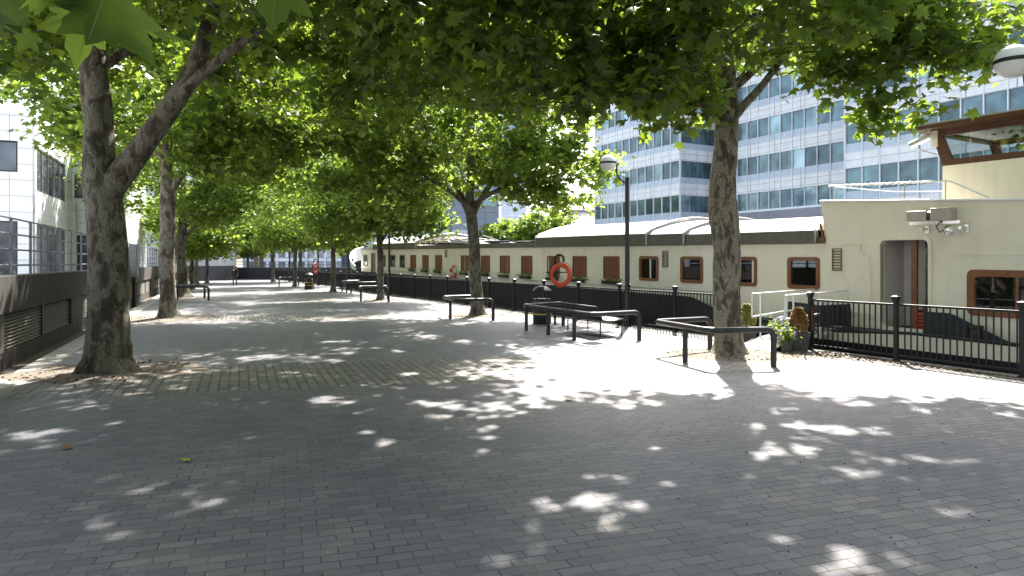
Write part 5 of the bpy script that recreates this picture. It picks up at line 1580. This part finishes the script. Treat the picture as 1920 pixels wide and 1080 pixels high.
cc = thing("security_camera", "chrome security camera on a bracket at the wheelhouse corner", "camera", (*TS(s1w + .5, NW - .15, 0)[:2], 4.6))
mb = MB(TS); mb.tube([(s1w + .22, NW - .12, 4.97), (s1w + .62, NW - .22, 4.80)], [.085, .08], 14); mb.build("housing", M['chrome'], cc, smooth=True)
mb = MB(TS); mb.tube([(s1w + .42, NW - .17, 4.86), (s1w + .44, NW - .17, 4.70), (s1w + .40, NW - .12, 4.66), (s1w + .08, NW, 4.52)], .014, 6); mb.build("bracket", M['metal'], cc)
# life ring on the ship side
lr = thing("life_ring", "red and white life ring hung on the houseboat wall between shutters", "life ring", TS(24.5, -.1, 1.44), "life rings")
for k in range(8):
    mb = MB(TS); pts = []
    for j in range(5):
        a = 2 * math.pi * (k + j / 4) / 8; pts.append((24.5 + .30 * math.cos(a), -.10, 1.20 + .33 * math.sin(a)))
    mb.tube(pts, .075, 8); mb.build("ring_segment", M['red'] if k % 2 == 0 else M['white'], lr, smooth=True)

# ------------------------------------------------------------ gangway
gw = thing("gangway", "white railed gangway crossing the gap in the railing to the houseboat", "gangway", (6.0, 15.9, 0))
G0 = Vector((5.73, 16.3))
TG = lambda a, b, z: (G0.x + NR.x * a - D.x * b, G0.y + NR.y * a - D.y * b, z)      # a outwards, b towards camera-right
mb = MB(TG); mb.add([(0, 0, .10), (2.35, 0, .42), (2.35, .95, .42), (0, .95, .10), (0, 0, .18), (2.35, 0, .5), (2.35, .95, .5), (0, .95, .18)], [(0, 1, 2, 3), (4, 5, 6, 7), (0, 1, 5, 4), (1, 2, 6, 5), (2, 3, 7, 6), (3, 0, 4, 7)]); mb.build("walkway", M['chrome'], gw)
mb = MB(TG); mb.add([(-.45, 0, .006), (0, 0, .16), (0, .95, .16), (-.45, .95, .006), (-.45, 0, .016), (0, 0, .18), (0, .95, .18), (-.45, .95, .016)], [(0, 1, 2, 3), (4, 5, 6, 7), (0, 1, 5, 4), (1, 2, 6, 5), (2, 3, 7, 6), (3, 0, 4, 7)]); mb.build("ramp_flap", M['metal'], gw)
for b in (0.0, .95):
    mb = MB(TG)
    mb.tube([(0.0, b, .70), (0.0, b, 1.255), (2.2, b, 1.32), (2.2, b, .45)], .022, 8)
    mb.tube([(0.0, b, .70), (2.2, b, .88)], .022, 8)
    for a in (.28, 1.2): mb.tube([(a, b, .2), (a, b, 1.255 + a * .03)], .02, 8)
    h = mb.build("handrail", M['white'], gw, smooth=True)
for b in (.05, .9):
    mb = MB(TG); mb.tube([(.1, b - .03, .07), (.1, b + .03, .07)], .066, 14); mb.build("wheel", M['black'], gw, smooth=True)
mb = MB(TG); mb.box(1.1, 2.2, 1.0, 1.03, .5, 1.0); mb.build("side_canvas", M['navy'], gw)
mb = MB(TS); mb.prism([(2.6, .50), (.85, .50), (.85, .92), (2.6, 1.0)], lambda p: (p[0], -.60, p[1]), lambda p: (p[0], -.57, p[1])); mb.build("deck_canvas", M['navy'], ship)
ch = thing("mooring_chain", "rusty hanging chain beside the railing post at the gangway", "chain", (*FT(sg0 - .1, -.03, 0)[:2], 1.0))
mb = MB(FT)
for k in range(14):
    z = .98 - k * .04; a = (k % 2) * math.pi / 2
    pts = [(sg0 - .09 + .014 * math.cos(t) * math.cos(a), -.05 + .014 * math.cos(t) * math.sin(a), z + .026 * math.sin(t)) for t in np.linspace(0, 2 * math.pi, 9)]
    mb.tube(pts, .005, 4, cap=False)
mb.build("links", mat("rusty_chain", (.25, .10, .05), .7), ch)

# ------------------------------------------------------------ planters
def conifer(loc, label, m, h, r_, potm, seed):
    t = thing("potted_conifer", label, "potted plant", (loc[0], loc[1], 0), "potted conifers by the gangway")
    T = lambda x, y, z: (loc[0] + x, loc[1] + y, z)
    mb = MB(T)
    mb.ring([(a, b) for a, b in ((-.15, -.15), (.15, -.15), (.15, .15), (-.15, .15))], [(-.12, -.12), (.12, -.12), (.12, .12), (-.12, .12)], lambda p: (p[0], p[1], 0.0), lambda p: (p[0] * 1.35, p[1] * 1.35, .42))
    mb.box(-.13, .13, -.13, .13, .01, .3)
    mb.build("pot", potm, t)
    mb = MB(T); mb.box(-.155, .155, -.155, .155, .3, .38); mb.build("soil", M['gutter'], t)
    r = np.random.default_rng(seed); n = 2600
    z = r.uniform(0, 1, n) ** .8; a = r.uniform(0, 2 * np.pi, n)
    prof = np.sin(np.pi * (0.18 + .80 * z)) ** .7 * (1 - .25 * z)
    q = r_ * prof * (1 + .12 * np.sin(3 * a + 5 * z) + .1 * np.sin(7 * a)) * r.uniform(.75, 1.04, n)
    P = np.stack([q * np.cos(a), q * np.sin(a), .36 + h * z], 1)
    leaves_mesh("foliage", P, .045, 0, m, t, tilt=1.2, seed=seed)
    mb = MB(T); mb.bar((0, 0, .3), (0, 0, .36 + h * .8), .015); mb.build("stem", M['twig'], t)
conifer((5.80, 16.9), "yellow conifer in a dark pot just right of the near right tree trunk", M['conY'], .62, .22, M['pot'], 1)
conifer((6.52, 15.55), "russet tipped conifer in a dark pot beside the gangway railing post", M['conR'], .62, .20, M['pot'], 2)
def flowerpot(loc, label, r_, h, seed, nfl):
    t = thing("flower_pot", label, "flower pot", (loc[0], loc[1], 0), "pots of purple flowers by the gangway")
    T = lambda x, y, z: (loc[0] + x, loc[1] + y, z)
    mb = MB(T); mb.lathe((0, 0, 0), [(r_ * .75, 0), (r_, h), (r_ * 1.08, h + .002), (r_ * 1.08, h + .04), (r_ * .9, h + .04), (r_ * .88, h - .02)], 18); mb.build("pot", M['pot'], t, smooth=True)
    r = np.random.default_rng(seed); n = 700
    P = r.normal(size=(n, 3)) * np.array([r_ * .65, r_ * .65, .09]) + np.array([0, 0, h + .13])
    leaves_mesh("foliage", P, .045, 0, M['leafB'], t, tilt=.9, seed=seed)
    P = r.normal(size=(nfl, 3)); P /= np.linalg.norm(P, axis=1)[:, None]; P[:, 2] = np.abs(P[:, 2]) * 1.0
    P = P * np.array([r_ * 1.35, r_ * 1.35, .26]) + np.array([0, 0, h + .07])
    leaves_mesh("petals", P, .05, 1, M['purple'], t, tilt=1.0, seed=seed + 1)
    leaves_mesh("pale_petals", P[::2] + r.normal(0, .03, P[::2].shape), .05, 1, M['lilac'], t, tilt=1.0, seed=seed + 2)
flowerpot((6.25, 15.75), "larger pot of purple flowers left of the russet conifer", .2, .42, 31, 110)
flowerpot((6.12, 15.2), "small low pot of pale lilac flowers in front of the russet conifer", .14, .22, 32, 60)

# ------------------------------------------------------------ the walking person
px_, py_ = -23.1, 56.9
per = thing("person", "person in black walking towards the camera with a shoulder bag, far down the promenade", "person", (px_, py_, 0))
def skin_body(name, verts, edges, radii, m, parent, sub=2):
    me = bpy.data.meshes.new(name); me.from_pydata(verts, edges, [])
    o = bpy.data.objects.new(name, me); COL.objects.link(o); o.parent = parent
    sk = o.modifiers.new("skin", 'SKIN')
    for i, r_ in enumerate(radii):
        d = me.skin_vertices[0].data[i]; d.radius = r_ if isinstance(r_, tuple) else (r_, r_)
    me.skin_vertices[0].data[0].use_root = True
    ss_ = o.modifiers.new("sub", 'SUBSURF'); ss_.levels = sub; ss_.render_levels = sub
    me.materials.append(m); return o
bv = [(0, 0, .95), (0, 0, 1.15), (0, 0, 1.38), (0, .0, 1.50), (0, -.01, 1.60), (0, -.01, 1.74),
      (-.17, 0, 1.40), (-.24, .02, 1.14), (-.20, -.12, .96), (-.17, -.16, .90),
      (.17, 0, 1.40), (.26, .02, 1.14), (.22, -.14, 1.02), (.14, -.22, 1.02),
      (-.09, 0, .88), (-.10, -.10, .50), (-.10, -.02, .09), (-.10, -.13, .04),
      (.09, 0, .88), (.10, .04, .50), (.10, .18, .12), (.10, .10, .04)]
be = [(0, 1), (1, 2), (2, 3), (3, 4), (4, 5), (2, 6), (6, 7), (7, 8), (8, 9), (2, 10), (10, 11), (11, 12), (12, 13), (0, 14), (14, 15), (15, 16), (16, 17), (0, 18), (18, 19), (19, 20), (20, 21)]
br_ = [(.15, .11), (.14, .10), (.15, .10), .055, .085, .08, .06, .045, .035, .04, .06, .045, .035, .04, .085, .06, .045, .04, .085, .06, .045, .04]
skin_body("body", bv, be, br_, M['cloth2'], per)
# coat over the torso, head skin and hair as caps
mb = MB(); T = lambda x, y, z: (x + px_, y + py_, z)
mb.T = T; mb.lathe((0, 0, 0), [(.05, .82), (.22, .83), (.20, 1.0), (.17, 1.15), (.195, 1.33), (.15, 1.45), (.06, 1.5)], 16); mb.build("coat", M['cloth'], per, smooth=True)
for sg in (-1, 1):
    mb = MB(T); mb.tube([(sg * .17, 0, 1.42), (sg * .25, .02, 1.14), (sg * .21, -.12, 1.0)], [.07, .058, .05], 10); mb.build("sleeve", M['cloth'], per, smooth=True)
mb = MB(T); mb.lathe((0, -.02, 1.64), [(.02, -.13), (.06, -.10), (.088, 0), (.08, .07), (.03, .115)], 14); mb.build("head", M['skin'], per, smooth=True)
mb = MB(T); mb.lathe((0, .012, 1.66), [(.085, -.14), (.10, -.02), (.098, .05), (.07, .10), (.01, .12)], 14); mb.build("hair", M['hair'], per, smooth=True)
mb = MB(T); mb.prism([(-.05, 1.30), (.05, 1.30), (.03, 1.47), (-.03, 1.47)], lambda p: (p[0], -.205, p[1]), lambda p: (p[0], -.15, p[1])); mb.build("scarf", M['shirt'], per)
bag = thing("shoulder_bag", "dark shoulder bag carried at the walking person's side", "bag", (px_ - .33, py_, .9))
mb = MB(T); mb.box(-.40, -.27, -.18, .18, .72, 1.02); mb.build("bag_body", M['hair'], bag, bevel=.03)
mb = MB(T); mb.tube([(-.33, 0, 1.0), (-.24, -.12, 1.3), (-.1, 0, 1.47)], .012, 5); mb.build("strap", M['hair'], bag)
